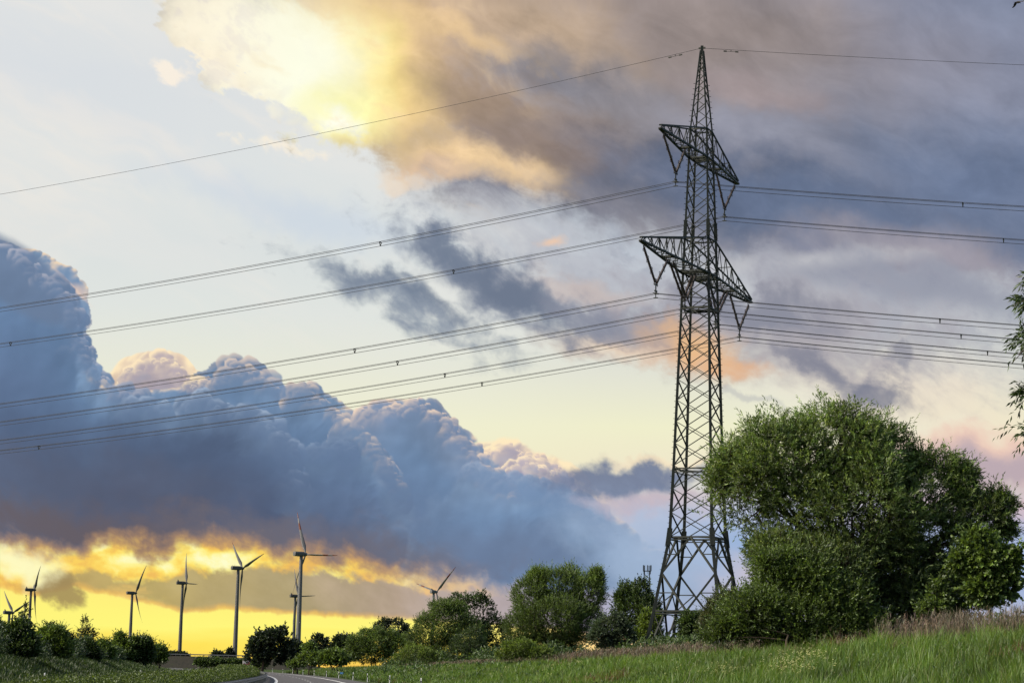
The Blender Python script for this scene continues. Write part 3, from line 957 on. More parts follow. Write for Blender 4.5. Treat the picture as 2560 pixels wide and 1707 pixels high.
def cross_arm(L, zb, zt, anchors, name):
    """two lattice wings; chords run from the body to a tip at distance L"""
    mb = MB()
    for sgn in (-1, 1):
        w0, w1 = bw(zb), bw(zt)
        t0b, t0t = w0 / 2, w1 / 2
        def bot(t, sb):
            f = (t - t0b) / (L - t0b); return np.array(pp(sgn * t, sb * (w0 / 2 * (1 - f) + .10 * f), zb + .15 * f))
        def top(t, sb):
            f = (t - t0t) / (L - t0t); return np.array(pp(sgn * t, sb * (w1 / 2 * (1 - f) + .06 * f), zt * (1 - f) + (zb + .45) * f))
        for sb in (-1, 1):
            mb.bar(bot(t0b, sb), bot(L, sb), .155); mb.bar(top(t0t, sb), top(L, sb), .12)
        n = int(round((L - t0b) / 1.55)); ts = [t0b + (L - t0b) * (1 - (1 - k / n) ** 1.0) for k in range(n + 1)]
        for k in range(n):
            a, b = ts[k], ts[k + 1]
            # bottom plan lattice
            mb.bar(bot(a, -1), bot(b, 1), .06, .04); mb.bar(bot(a, 1), bot(b, -1), .06, .04)
            mb.bar(bot(b, -1), bot(b, 1), .065, .05)
        n2 = max(4, int(round((L - t0b) / 2.5))); ts = [t0b + (L - t0b) * k / n2 for k in range(n2 + 1)]
        for k in range(n2):
            a, b = ts[k], ts[k + 1]
            for sb in (-1, 1):
                mb.bar(bot(a, sb), top(max((a + b) / 2, t0t), sb), .062); mb.bar(top(max((a + b) / 2, t0t), sb), bot(b, sb), .062)
            if k % 2 == 0 and k:
                mb.bar(top((a + b) / 2, -1), top((a + b) / 2, 1), .07)
                for sb in (-1, 1): mb.bar(top((a + b) / 2, sb), bot((a + b) / 2, sb), .07)
        for t in anchors:                                 # heavy crossbeams where the insulators hang
            mb.bar(bot(t, -1.1), bot(t, 1.1), .42, .14)
        mb.bar(bot(L - .9, 0), bot(L + .15, 0), .34, .22, w2=.16)
    for t in (-.9, -.3, .3, .9):
        mb.bar(pp(t * w0 / 2, -w0 / 2, zb), pp(t * w0 / 2, w0 / 2, zb), .12, .1)
    return pbuild(mb, name, M_STEEL)


cross_arm(10.8, 46.7, 49.3, (4.2, ), 'cross_arm')
cross_arm(15.2, 36.25, 39.4, (8.4, 2.0), 'cross_arm')

# ------------------------------------------------------------------ insulators and conductors
ANG_L, ANG_R = 2.65507855, -.20812672
SL_L, CV_L, SL_R, CV_R = -.118935, 3.63354e-4, -.11299, 3.63354e-4
PH = [  # name, offset along the arm, wire height, anchors, slope tweak, label, spacer px
    (-6.75, 42.95, (-10.1, -4.3), 46.6, .00449, 'top conductor bundle hanging from the near tip of the upper cross arm', [950, 2408]),
    (6.85, 42.72, (4.2, 10.0), 46.6, .00199, 'conductor bundle hanging from the far tip of the upper cross arm', [1134, 27, 2508]),
    (-11.45, 32.48, (-14.6, -8.5), 36.1, .00003, 'conductor bundle hanging from the near tip of the lower cross arm', [886, 2350]),
    (-4.0, 32.48, (-7.7, -1.6), 36.1, -.00408, 'conductor bundle hanging just left of the pylon body under the lower arm', [994, 2402]),
    (4.4, 32.44, (2.2, 7.6), 36.1, -.00753, 'conductor bundle hanging just right of the pylon body under the lower arm', [1113, 2470]),
    (11.6, 32.38, (8.6, 14.5), 36.1, -.00465, 'lowest conductor bundle hanging from the far tip of the lower cross arm', [1204, 98, 2522])]
PLAB = ['near outer end of the upper cross arm', 'far outer end of the upper cross arm', 'near outer end of the lower cross arm',
        'lower cross arm left of the pylon body', 'lower cross arm right of the pylon body', 'far outer end of the lower cross arm']


def px_of(P):
    P = np.asarray(P, float) - np.array((0, 0, EYE))
    R_ = np.array([cam_right[:], cam_up[:], f0[:]])
    q = P @ R_.T
    return 1280 + FOC * q[..., 0] / q[..., 2], 853.5 - FOC * q[..., 1] / q[..., 2], q[..., 2]


def span(P0, left, tweak, smax=330., n=90):
    ang = ANG_L if left else ANG_R
    s_ = np.linspace(0, smax if left else 240., n) ** 1.0
    sl, cv = (SL_L, CV_L) if left else (SL_R, CV_R)
    sl = sl + tweak
    return np.stack([P0[0] + math.cos(ang) * s_, P0[1] + math.sin(ang) * s_, P0[2] + sl * s_ + cv * s_ * s_], -1), s_


SUBS = [(-.21, .20), (.21, .20), (0., -.17)]
for k, (t, zw, anch, za, tw, lab, sppx) in enumerate(PH):
    line = empty('conductor_bundle', pp(t, 0, zw)); tag(line, lab, 'power line', 'conductor bundles strung on the pylon')
    base = np.array(pp(t, 0, zw))
    for da, dz_ in SUBS:
        P0 = np.array(pp(t + da, 0, zw + dz_))
        Lc, _ = span(P0, True, tw); Rc, _ = span(P0, False, tw)
        path = np.concatenate([Lc[::-1], Rc[1:]]) - base
        mb = MB(); r = np.concatenate([np.linspace(.026, .022, 90), np.full(89, .022)])
        mb.tube(path, r, 4); mb.build('wire', M_WIRE, line)
    cen = np.array(pp(t, 0, zw))
    for q in sppx:
        c_, s_ = span(cen, q < 1600, tw, n=3000)
        x_, _, dep = px_of(c_)
        ok = dep > 5
        j = np.argmin(np.abs(np.where(ok, x_, 1e9) - q)); P = c_[j] - base
        va = np.array([pa[0], pa[1], 0]); up = np.array([0, 0, 1.])
        tri = [P + va * da + up * dz_ for da, dz_ in SUBS]
        mb = MB()
        for i in range(3): mb.bar(tri[i], tri[(i + 1) % 3], .055)
        mb.build('spacer', M_STEEL, line)
    # V of rod insulators
    ins = empty('v_insulator', pp(t, 0, zw + .75)); tag(ins, 'V of brown insulator strings under the ' + PLAB[k], 'insulator', 'insulator strings hanging from the cross arms')
    b0 = np.array(pp(t, 0, zw + .75))
    apex = np.array(pp(t, 0, zw + .95)) - b0
    for an_ in anch:
        a0 = np.array(pp(an_, 0, za)) - b0
        ap = apex + (a0 - apex) * .05
        doubles = (-.16, .16) if k in (3, 4) else (0.,)
        for off in doubles:
            o3 = np.array([pb[0], pb[1], 0]) * off
            mb = MB(); pr = []
            mb.bar(a0 + o3, a0 + o3 + (ap - a0) * .06, .07)
            for u in range(3):
                s0, s1 = .07 + u * .31, .07 + u * .31 + .29
                pr = []
                for v in range(13):
                    f = s0 + (s1 - s0) * v / 12; pr.append((f, .075 if v % 2 else .125))
                mb.lathe(a0 + o3, ap + o3, pr, 6)
                mb.bar(a0 + o3 + (ap - a0) * s1, a0 + o3 + (ap - a0) * (s1 + .02), .05)
            for u in range(4):                            # arcing rings on short arms
                c0 = a0 + o3 + (ap - a0) * (.06 + u * .305)
                sd = np.array([pb[0], pb[1], 0])
                dn = (ap - a0) / np.linalg.norm(ap - a0); s2 = np.cross(dn, sd)
                for sg in (-1, 1):
                    an2 = np.linspace(0, 2 * math.pi, 9)
                    mb.bar(c0, c0 + s2 * sg * .14, .03)
                    mb.tube([c0 + s2 * sg * .25 + .12 * (np.cos(q_) * s2 + np.sin(q_) * dn) for q_ in an2], .020, 4)
            mb.build('insulator_string', M_INS, ins)
    mb = MB()
    va = np.array([pa[0], pa[1], 0]); up = np.array([0, 0, 1.])
    mb.bar(apex - va * .3, apex + va * .3, .10); mb.bar(apex, apex - up * .55, .10); mb.bar(apex - up * .55 - va * .24, apex - up * .55 + va * .24, .12)
    mb.bar(apex - up * .55, np.array(pp(t, 0, zw - .17)) - b0, .07)
    for da, dz_ in SUBS:
        c0 = np.array(pp(t + da, 0, zw + dz_)) - b0
        mb.bar(c0 - np.array([pb[0], pb[1], 0]) * .18, c0 + np.array([pb[0], pb[1], 0]) * .18, .085)
    mb.build('suspension_clamp', M_STEEL, ins)

ew = empty('earth_wire', pp(0, 0, 56.85)); tag(ew, 'single thin earth wire running over the very tip of the pylon', 'power line')
P0 = np.array(pp(0, 0, 56.85)); Lc, _ = span(P0, True, .00971); Rc, _ = span(P0, False, .00971)
mb = MB(); mb.tube(np.concatenate([Lc[::-1], Rc[1:]]) - P0, np.concatenate([np.linspace(.022, .018, 90), np.full(89, .018)]), 4); mb.build('wire', M_WIRE, ew)
for c_ in (Lc, Rc):
    seg = np.linalg.norm(c_ - P0, axis=1)
    for dist in (2.6,):
        d_ = (c_[3] - c_[0]) / np.linalg.norm(c_[3] - c_[0]); c0 = c_[0] + d_ * dist - P0
        mb = MB(); mb.bar(c0, c0 - np.array((0, 0, .16)), .05)
        q_ = c0 - np.array((0, 0, .16)); mb.bar(q_ - d_ * .55, q_ + d_ * .55, .03)
        for sg in (-1, 1): mb.bar(q_ + d_ * sg * .38, q_ + d_ * sg * .66, .10)
        mb.build('vibration_damper', M_STEEL, ew)

# ------------------------------------------------------------------ mobile phone mast
my = 620.
mtop = at(1617.5, 1412, my)
mm0 = Vector((mtop.x, my, gz(mtop.x, my)))
mast = empty('radio_mast', mm0); tag(mast, 'slim distant lattice radio mast topped with aerials between tree and pylon', 'mast')
Hm = mtop.z - mm0.z
mb = MB(); w = .78
for sx in (-1, 1):
    for sy in (-1, 1):
        mb.bar((sx * w * 1.2, sy * w * 1.2, 0), (sx * w, sy * w, Hm - 1.6), .16)
z = 1.
while z < Hm - 2.6:
    for (ax, ay), (bx_, by_) in (((-1, -1), (1, -1)), ((1, -1), (1, 1)), ((1, 1), (-1, 1)), ((-1, 1), (-1, -1))):
        mb.bar((ax * w, ay * w, z), (bx_ * w, by_ * w, z + 1.3), .09); mb.bar((bx_ * w, by_ * w, z), (ax * w, ay * w, z + 1.3), .09)
        if int(z / 1.3) % 2 == 0: mb.bar((ax * w, ay * w, z), (bx_ * w, by_ * w, z), .12)
    z += 1.3
mb.build('lattice_shaft', M_STEEL, mast)
for zf in (Hm - 1.7, Hm - 4.6):
    mb = MB()
    for s0 in (-1, 1):
        mb.bar((-1.05, s0 * 1.0, zf), (1.05, s0 * 1.0, zf), .16); mb.bar((s0 * 1.0, -1.05, zf), (s0 * 1.0, 1.05, zf), .16)
    mb.build('platform', M_STEEL, mast)
for ax, ay in ((-1, -1), (-.55, 1), (.05, -1.), (.6, 1), (1, -1), (1, .6)):
    mb = MB(); mb.bar((ax, ay, Hm - 2.6), (ax, ay, Hm), .10); mb.box((ax * 1.12, ay * 1.12, Hm - .9), (.26, .22, 1.7)); mb.build('aerial', M_STEEL, mast)
# ------------------------------------------------------------------ wind turbines
def make_turbine(hub, tips, towerbase_px, Hhub=98., dark=1., bands=None, base_band=False, label='', nac='box', lenf=1.):
    """hub and the three tips in frame coordinates give the rotor's yaw, radius and phase"""
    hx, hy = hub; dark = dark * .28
    hz = 1678 + (hx - 1280) * ROLL
    Yd = (Hhub - EYE) / ((hz - hy) / FOC)
    P = at(hx, hy, Yd)
    rel = np.array([(a - hx, hy - b) for a, b in tips]); rel = rel - np.array([rel[:, 0].mean(), 0])
    Rr = math.sqrt(2 / 3 * (rel[:, 1] ** 2).sum()) / FOC * Yd
    kx = math.sqrt((rel[:, 0] ** 2).sum() / (rel[:, 1] ** 2).sum())
    phis = [math.atan2(r_[0] / max(kx, .05), r_[1]) for r_ in rel]
    p0 = np.angle(np.mean([np.exp(1j * (f - 2 * math.pi / 3 * round((f - phis[0]) / (2 * math.pi / 3)))) for f in phis]))
    beta = math.acos(min(kx, .99)) + math.atan2(P.x, P.y)
    n = np.array([math.sin(beta), math.cos(beta), 0]); e = np.array([math.cos(beta), -math.sin(beta), 0])
    s_ = Rr / 43.
    T0 = np.array([P.x, P.y, 0]) - n * 4.6 * s_            # tower foot
    root = empty('wind_turbine', (T0[0], T0[1], -.3)); tag(root, label, 'wind turbine')
    o = np.array([T0[0], T0[1], -.3]); Hz = P.z + .3
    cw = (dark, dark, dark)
    mb = MB(); zz_ = np.linspace(0, 1, 25)
    mb.tube([(0, 0, (Hz - 1.6 * s_) * q) for q in zz_], [(2.6 - 1.1 * q) * max(s_, .9) for q in zz_], 14)
    V = np.concatenate(mb.V); cc = np.tile(np.array(cw, np.float32), (len(V), 1))
    if base_band:
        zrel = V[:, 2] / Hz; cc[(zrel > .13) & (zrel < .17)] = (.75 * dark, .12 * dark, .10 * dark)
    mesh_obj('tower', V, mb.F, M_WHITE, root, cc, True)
    hubp = P - Vector(o); hubp = np.array(hubp[:])
    # nacelle: rounded box from behind the tower to the hub
    mb = MB(); L0 = 12.5 * s_ * lenf; secs = []
    prof = [(-L0, .75), (-L0 + .3, 1.), (-L0 * .5, 1.08), (-3 * s_, 1.08), (-1.4 * s_, .85), (-1.2 * s_, .7)]
    V = []; F = []
    for d_, sc_ in prof:
        c0 = hubp + n * d_
        for i in range(12):
            a = i / 12 * 2 * math.pi; ca_, sa_ = math.cos(a), math.sin(a)
            r_ = 2.1 * s_ * sc_ / (abs(ca_) ** 4 + abs(sa_) ** 4) ** .25
            V.append(c0 + e * ca_ * r_ + np.array((0, 0, 1.)) * sa_ * r_ * .95)
    m_ = len(prof)
    F = [(i * 12 + j, i * 12 + (j + 1) % 12, (i + 1) * 12 + (j + 1) % 12, (i + 1) * 12 + j) for i in range(m_ - 1) for j in range(12)] + [tuple(range(11, -1, -1)), tuple((m_ - 1) * 12 + j for j in range(12))]
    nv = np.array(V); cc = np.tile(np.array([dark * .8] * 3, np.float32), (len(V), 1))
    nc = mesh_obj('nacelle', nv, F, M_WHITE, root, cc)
    mb = MB(); up = np.array((0, 0, 1.))
    if nac == 'fin':
        c0 = hubp - n * (L0 - 2.2 * s_) + up * 1.6 * s_
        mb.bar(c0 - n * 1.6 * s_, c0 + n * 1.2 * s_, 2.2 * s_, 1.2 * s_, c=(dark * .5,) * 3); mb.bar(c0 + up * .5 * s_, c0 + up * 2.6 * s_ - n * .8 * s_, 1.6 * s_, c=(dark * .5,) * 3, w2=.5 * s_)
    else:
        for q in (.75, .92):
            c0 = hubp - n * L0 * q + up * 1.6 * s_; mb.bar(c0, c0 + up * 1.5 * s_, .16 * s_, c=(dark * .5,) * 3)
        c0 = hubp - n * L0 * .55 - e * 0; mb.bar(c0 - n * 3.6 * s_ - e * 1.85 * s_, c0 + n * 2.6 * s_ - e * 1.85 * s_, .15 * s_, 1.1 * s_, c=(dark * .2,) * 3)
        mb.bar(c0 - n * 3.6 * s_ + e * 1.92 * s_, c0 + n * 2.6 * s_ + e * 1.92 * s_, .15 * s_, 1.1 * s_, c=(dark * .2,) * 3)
    mb.build('nacelle_fittings', M_WHITE, nc, True)
    mb = MB(); mb.lathe(hubp - n * 1.6 * s_, hubp + n * 2.4 * s_, [(0, 1.3 * s_), (.3, 1.6 * s_), (.6, 1.5 * s_), (.85, .9 * s_), (1., .15 * s_)], 12, c=cw)
    mb.build('hub', M_WHITE, root, True, True)
    for kk in range(3):
        ph = p0 + kk * 2 * math.pi / 3
        d_ = e * math.sin(ph) + up * math.cos(ph); side = np.cross(n, d_)
        V = []; cc = []; ns = 26
        for q in np.linspace(0, 1, ns):
            ch = (1.0 if q < .04 else float(np.interp(q, [.04, .2, .5, .8, 1.], [1.3, 3.7, 2.4, 1.45, .4]))) * s_ * .95
            th = float(np.interp(q, [0, .06, .2, 1], [1.6, 1.5, .7, .10])) * s_
            tw = R(float(np.interp(q, [0, .2, 1], [18, 24, 62])))
            bend = 3.4 * s_ * q ** 2.2
            c0 = hubp + d_ * (q * Rr) + n * bend * 1.0
            u_ = side * math.sin(tw) + n * math.cos(tw); v_ = np.cross(d_, u_)
            for i in range(8):
                a = i / 8 * 2 * math.pi
                V.append(c0 + u_ * (math.cos(a) * ch / 2 + ch * .18) + v_ * math.sin(a) * th / 2)
                red = bands and any(b0 <= q <= b1 for b0, b1 in bands)
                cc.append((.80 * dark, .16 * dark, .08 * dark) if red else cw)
        F = [(i * 8 + j, i * 8 + (j + 1) % 8, (i + 1) * 8 + (j + 1) % 8, (i + 1) * 8 + j) for i in range(ns - 1) for j in range(8)] + [tuple(range(7, -1, -1)), tuple((ns - 1) * 8 + j for j in range(8))]
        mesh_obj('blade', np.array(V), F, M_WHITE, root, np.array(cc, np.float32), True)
    return root


RB = [(.60, .74), (.88, 1.01)]
make_turbine((32, 1531), [(3, 1481), (69, 1495), (22, 1617)], None, 92, .55, None, False, 'dark wind turbine whose hub just clears the bushes, leftmost of the turbines', 'fin')
make_turbine((86.5, 1474), [(97, 1430), (85, 1438), (97, 1553)], None, 98, .5, None, False, 'dark wind turbine seen edge-on above the leftmost bushes', 'fin')
make_turbine((339, 1482), [(352, 1418), (306, 1470), (353, 1557)], None, 98, .6, None, False, 'wind turbine with boxy nacelle between the low sapling and the hedge bank end', 'box')
make_turbine((466, 1457), [(455, 1374), (488, 1477.5), (460, 1518)], None, 98, .55, None, True, 'wind turbine with a red band low on its tower', 'fin')
make_turbine((606, 1420), [(568, 1348), (648, 1393), (599, 1521)], None, 100, .72, [(.9, 1.01)], False, 'pale wind turbine standing alone with its full tower visible left of the oaks', 'box')
make_turbine((764, 1385), [(729, 1278.5), (834, 1398), (729, 1487)], None, 100, 1.0, RB, False, 'largest wind turbine with red banded blades behind the oaks', 'box')
make_turbine((746, 1489.5), [(729, 1418), (785, 1495), (734, 1555)], None, 98, .6, None, False, 'smaller wind turbine half hidden behind the tower of the largest one', 'fin')
make_turbine((1091, 1479), [(1035, 1457), (1132, 1418), (1106, 1562)], None, 100, 1.1, RB, False, 'white wind turbine with red striped blades rising over the round bushes', 'fin', .75)
make_turbine((490.6, 1625), [(495, 1608), (481, 1624), (494, 1641)], None, 92, .5, None, False, 'tiny far wind turbine on the horizon with a drooping blade', 'box')
make_turbine((530.6, 1630), [(542, 1607), (512, 1628.6), (537, 1652)], None, 92, .5, None, False, 'tiny far wind turbine on the horizon with one blade lying level', 'box')


# ------------------------------------------------------------------ bird
def bird():
    c0 = at(2545, 9, 150.)
    s_ = 150. / FOC
    def p(px, py, d=0.): v = at(px, py, 150. + d); return np.array(v[:]) - np.array(c0[:])
    bm = bmesh.new()
    # spine and wing outlines as one closed surface: upper and lower skins pinned at the rim
    rim = [(2531.5, 6), (2539, 5.6), (2544, 3.4), (2550, 3.2), (2556, 2.6), (2559.4, 1.4), (2558.6, 4.6), (2553, 5.0), (2549, 5.6), (2552.5, 8.0), (2551.8, 9.0), (2548.5, 8.6), (2545, 9.6), (2541.5, 9.2), (2541, 12.2),
           (2538, 16.5), (2534.5, 19.6), (2529.4, 21), (2531, 18.4), (2533.8, 14.5), (2534.4, 10.6), (2537, 6.9)]
    dep = [0, 0, -1.2, -2.5, -4, -5, -5, -3.5, -1.2, 0, 0, 0, 0, .6, 2, 3.2, 4.2, 5, 4.4, 3.0, 1.2, .3]
    R1 = [bm.verts.new(p(x, y, d * .10)) for (x, y), d in zip(rim, dep)]
    mids = [(2543, 6.6)]
    for sd in (-1, 1):
        spine = [bm.verts.new(p(2543.2, 6.8, sd * .10))]
        for i in range(len(R1)):
            f = (R1[i], R1[(i + 1) % len(R1)], spine[0]) if sd > 0 else (R1[(i + 1) % len(R1)], R1[i], spine[0])
            bm.faces.new(f)
    me = bpy.data.meshes.new('bird'); bm.to_mesh(me); bm.free()
    me.materials.append(M_BIRD)
    o = bpy.data.objects.new('bird', me); COL.objects.link(o); o.location = c0
    tag(o, 'small black bird gliding with bent wings high in the sky', 'bird')


bird()


# ------------------------------------------------------------------ guide posts, guardrail, signs
def guide_post():
    root = empty('guide_post'); h = 1.0
    mb = MB(); mb.bar((0, 0, -.1), (0, 0, h), .15, .11, c=(1, 1, 1)); mb.bar((0, 0, h), (0, .0, h + .03), .15, .11, c=(1, 1, 1), w2=.10)
    mb.build('post', M_PLASTIC, root, True)
    mb = MB(); mb.bar((0, 0, .52), (0, 0, .80), .162, .122, c=(.03, .03, .035)); b = mb.build('black_band', M_PLASTIC, root, True)
    mb = MB(); mb.bar((0, -.075, .57), (0, -.075, .75), .05, .02, c=(1.1, 1.1, 1.05)); mb.build('reflector', M_PLASTIC, b, True)
    return root


gp = guide_post()
GY = [171, 228, 280, 320, 363, 403, 446, 486, 525, 563, 603]
ordn = ['nearest', 'second', 'third', 'fourth', 'fifth', 'sixth', 'seventh', 'eighth', 'ninth', 'tenth', 'farthest']
for i, y in enumerate(GY):
    if i == 0: o = gp
    else:
        o = gp.copy(); COL.objects.link(o)
        for ch in gp.children:
            c = ch.copy(); COL.objects.link(c); c.parent = o
            for g2 in ch.children:
                d = g2.copy(); COL.objects.link(d); d.parent = c
    x = float(xc(y)) + 8.25
    o.location = (x, y, gz(x, y) + .12); o.rotation_euler = (R((i * 37) % 5 - 2), R((i * 53) % 5 - 2), 0)
    tag(o, f'white guide post with black band on the right verge, {ordn[i]} in the row' if i in (0, 10) else f'white guide post with black band on the right verge, {ordn[i]} from the nearest end', 'guide post', 'guide posts along the right verge')
for px, py in ((113, 1682), (352, 1675)):
    o = gp.copy(); COL.objects.link(o)
    for ch in gp.children:
        c = ch.copy(); COL.objects.link(c); c.parent = o
        for g2 in ch.children:
            d = g2.copy(); COL.objects.link(d); d.parent = c
    y = on_line(px, -21.3); q = at(px, py, y)
    o.location = (q.x, y, q.z - 1.0)
    tag(o, 'white guide post tip poking out of the hedge below the ' + ('narrow poplar shoot' if px < 200 else 'last bushes of the bank'), 'guide post', 'guide posts in the hedge')

# guardrail: two W-beams on posts
rail = empty('guardrail', (float(xc(100)) - 5, 100, 0)); tag(rail, 'galvanised double guardrail curving along the median hedge', 'guardrail')
ro = np.array((float(xc(100)) - 5, 100, 0))
ys = np.arange(-20, 420, 2.)
prof = [(0, .0), (.035, .035), (.0, .09), (.0, .14), (.035, .2), (.035, .24), (.0, .30), (.0, .31)]
for sgn in (-1, 1):
    n_ = len(prof); V = []
    for y in ys:
        for a, b in prof: V.append((float(xc(y)) - 5.0 + sgn * (.12 + a * 1.6), y, .45 + b))
    V = np.array(V) - ro; i = np.arange(len(ys) - 1)[:, None] * n_ + np.arange(n_ - 1)[None, :]; i = i.ravel()
    mesh_obj('rail_beam', V, np.stack([i, i + 1, i + n_ + 1, i + n_], -1), M_GALV, rail, smooth=True)
ypost = [y for y in np.arange(-18, 418, 4.)]
for y in [y for y in ypost if 60 <= y <= 380][:80]:
    mb = MB(); x = float(xc(y)) - 5.0; mb.bar(np.array((x, y, -.2)) - ro, np.array((x, y, .74)) - ro, .10, .14); mb.build('rail_post', M_GALV, rail)

# brown picture sign beyond the bend
sy = 600.; c0 = at(617, 1657, sy)
sg = empty('road_sign', (c0.x, sy, 0)); tag(sg, 'white rimmed brown picture sign standing beside a small bush beyond the bend', 'road sign')
mb = MB(); mb.box((0, 0, c0.z), (2.36, .06, 1.6), (.62, .60, .58)); mb.build('frame', M_SIGN, sg, True)
mb = MB(); mb.box((0, -.05, c0.z), (2.12, .05, 1.38), (.11, .035, .025)); pn = mb.build('panel', M_SIGN, sg, True)
mb = MB(); mb.box((0, -.09, c0.z + .17), (1.95, .04, .84), (.42, .44, .50)); mb.build('picture_ground', M_SIGN, pn, True)
mb = MB()
for x, w_, h_ in ((-.86, .12, .26), (-.62, .10, .36), (-.45, .14, .22), (-.20, .07, .52), (0, .16, .30), (.22, .08, .46), (.42, .20, .74), (.62, .12, .88), (.80, .16, .62)):
    mb.box((x, -.13, c0.z - .26 + h_ / 2), (w_, .03, h_), (.16, .03, .03))
mb.box((0, -.13, c0.z - .34), (1.95, .03, .2), (.16, .03, .03)); mb.build('skyline_silhouette', M_SIGN, pn, True)
for x in (-.8, .8):
    mb = MB(); mb.tube([(x, .08, -.2), (x, .08, c0.z + .6)], .05, 8); mb.build('post', M_GALV, sg)

# small blue marker on the slope
h_ = hit(853, 1688); yb = 342.; q = at(854, 1681.5, yb)
bs = empty('marker_sign', (q.x, yb, gz(q.x, yb))); tag(bs, 'small blue marker plate standing in the slope grass', 'sign')
zb = q.z - gz(q.x, yb)
mb = MB(); mb.box((0, 0, zb), (.50, .03, .26), (.03, .18, .48)); mb.box((0, -.02, zb), (.26, .02, .06), (.3, .45, .6)); mb.build('plate', M_SIGN, bs, True)
mb = MB(); mb.tube([(0, .03, -.1), (0, .03, zb)], .02, 6); mb.build('post', M_GALV, bs)

# bridge ramp far behind, with its rail
yb = 900.
def bxp(px): return at(px, 1650, yb).x
zr_ = at(560, 1641.5, yb).z
V = []; F = []
cols = [(330, 1.), (420, 1.), (560, 1.), (640, .95), (720, .8), (800, .35), (860, 0.)]
for px, k in cols:
    x = bxp(px); V += [(x, yb - 13, -.5), (x, yb - 2.5, zr_ * k * 1.0), (x, yb + 4, zr_ * k), (x, yb + 16, -.5)]
for i in range(len(cols) - 1):
    for j in range(3): a = i * 4 + j; F.append((a, a + 1, a + 5, a + 4))
M_RAMP = surf('bare ramp soil', [(.014, .018, .010), (.026, .023, .018), (.020, .028, .010)], .35, .95)
rp = mesh_obj('bridge_ramp', V, F, M_RAMP); tag(rp, kind='structure')
gr = empty('guardrail', (bxp(560), yb, zr_)); tag(gr, 'long straight guardrail on top of the distant bridge ramp', 'guardrail')
mb = MB(); mb.box((0, -2.6, .75), (bxp(700) - bxp(340), .12, .42)); mb.V[-1] += np.array((bxp(520) - bxp(560), 0, 0), np.float32); mb.build('rail_beam', M_GALV, gr)
for px in range(345, 700, 12):
    mb = MB(); mb.bar((bxp(px) - bxp(560), -2.5, -.2), (bxp(px) - bxp(560), -2.5, .7), .12); mb.build('rail_post', M_GALV, gr)
# ------------------------------------------------------------------ foliage
def unit(v): return v / (np.linalg.norm(v, axis=-1, keepdims=True) + 1e-9)


def leaves_mesh(P, Dr, Nn, L, W, tint):
    """diamond leaves folded along the rib: P base, Dr direction, Nn normal"""
    n = len(P); side = unit(np.cross(Dr, Nn)); L = np.broadcast_to(np.asarray(L), (n,))[:, None]; W = np.broadcast_to(np.asarray(W), (n,))[:, None]
    fold = np.cross(side, Dr) * W * .35
    m_ = P + Dr * L * .45
    V = np.stack([P, m_ + side * W * .5 + fold, P + Dr * L, m_ - side * W * .5 + fold], 1).reshape(-1, 3)
    i = np.arange(n) * 4
    F = np.stack([i, i + 1, i + 2, i + 3], -1)
    F = np.concatenate([F[:, [0, 1, 2]], F[:, [0, 2, 3]]])
    return V, F, np.repeat(tint, 4, axis=0)


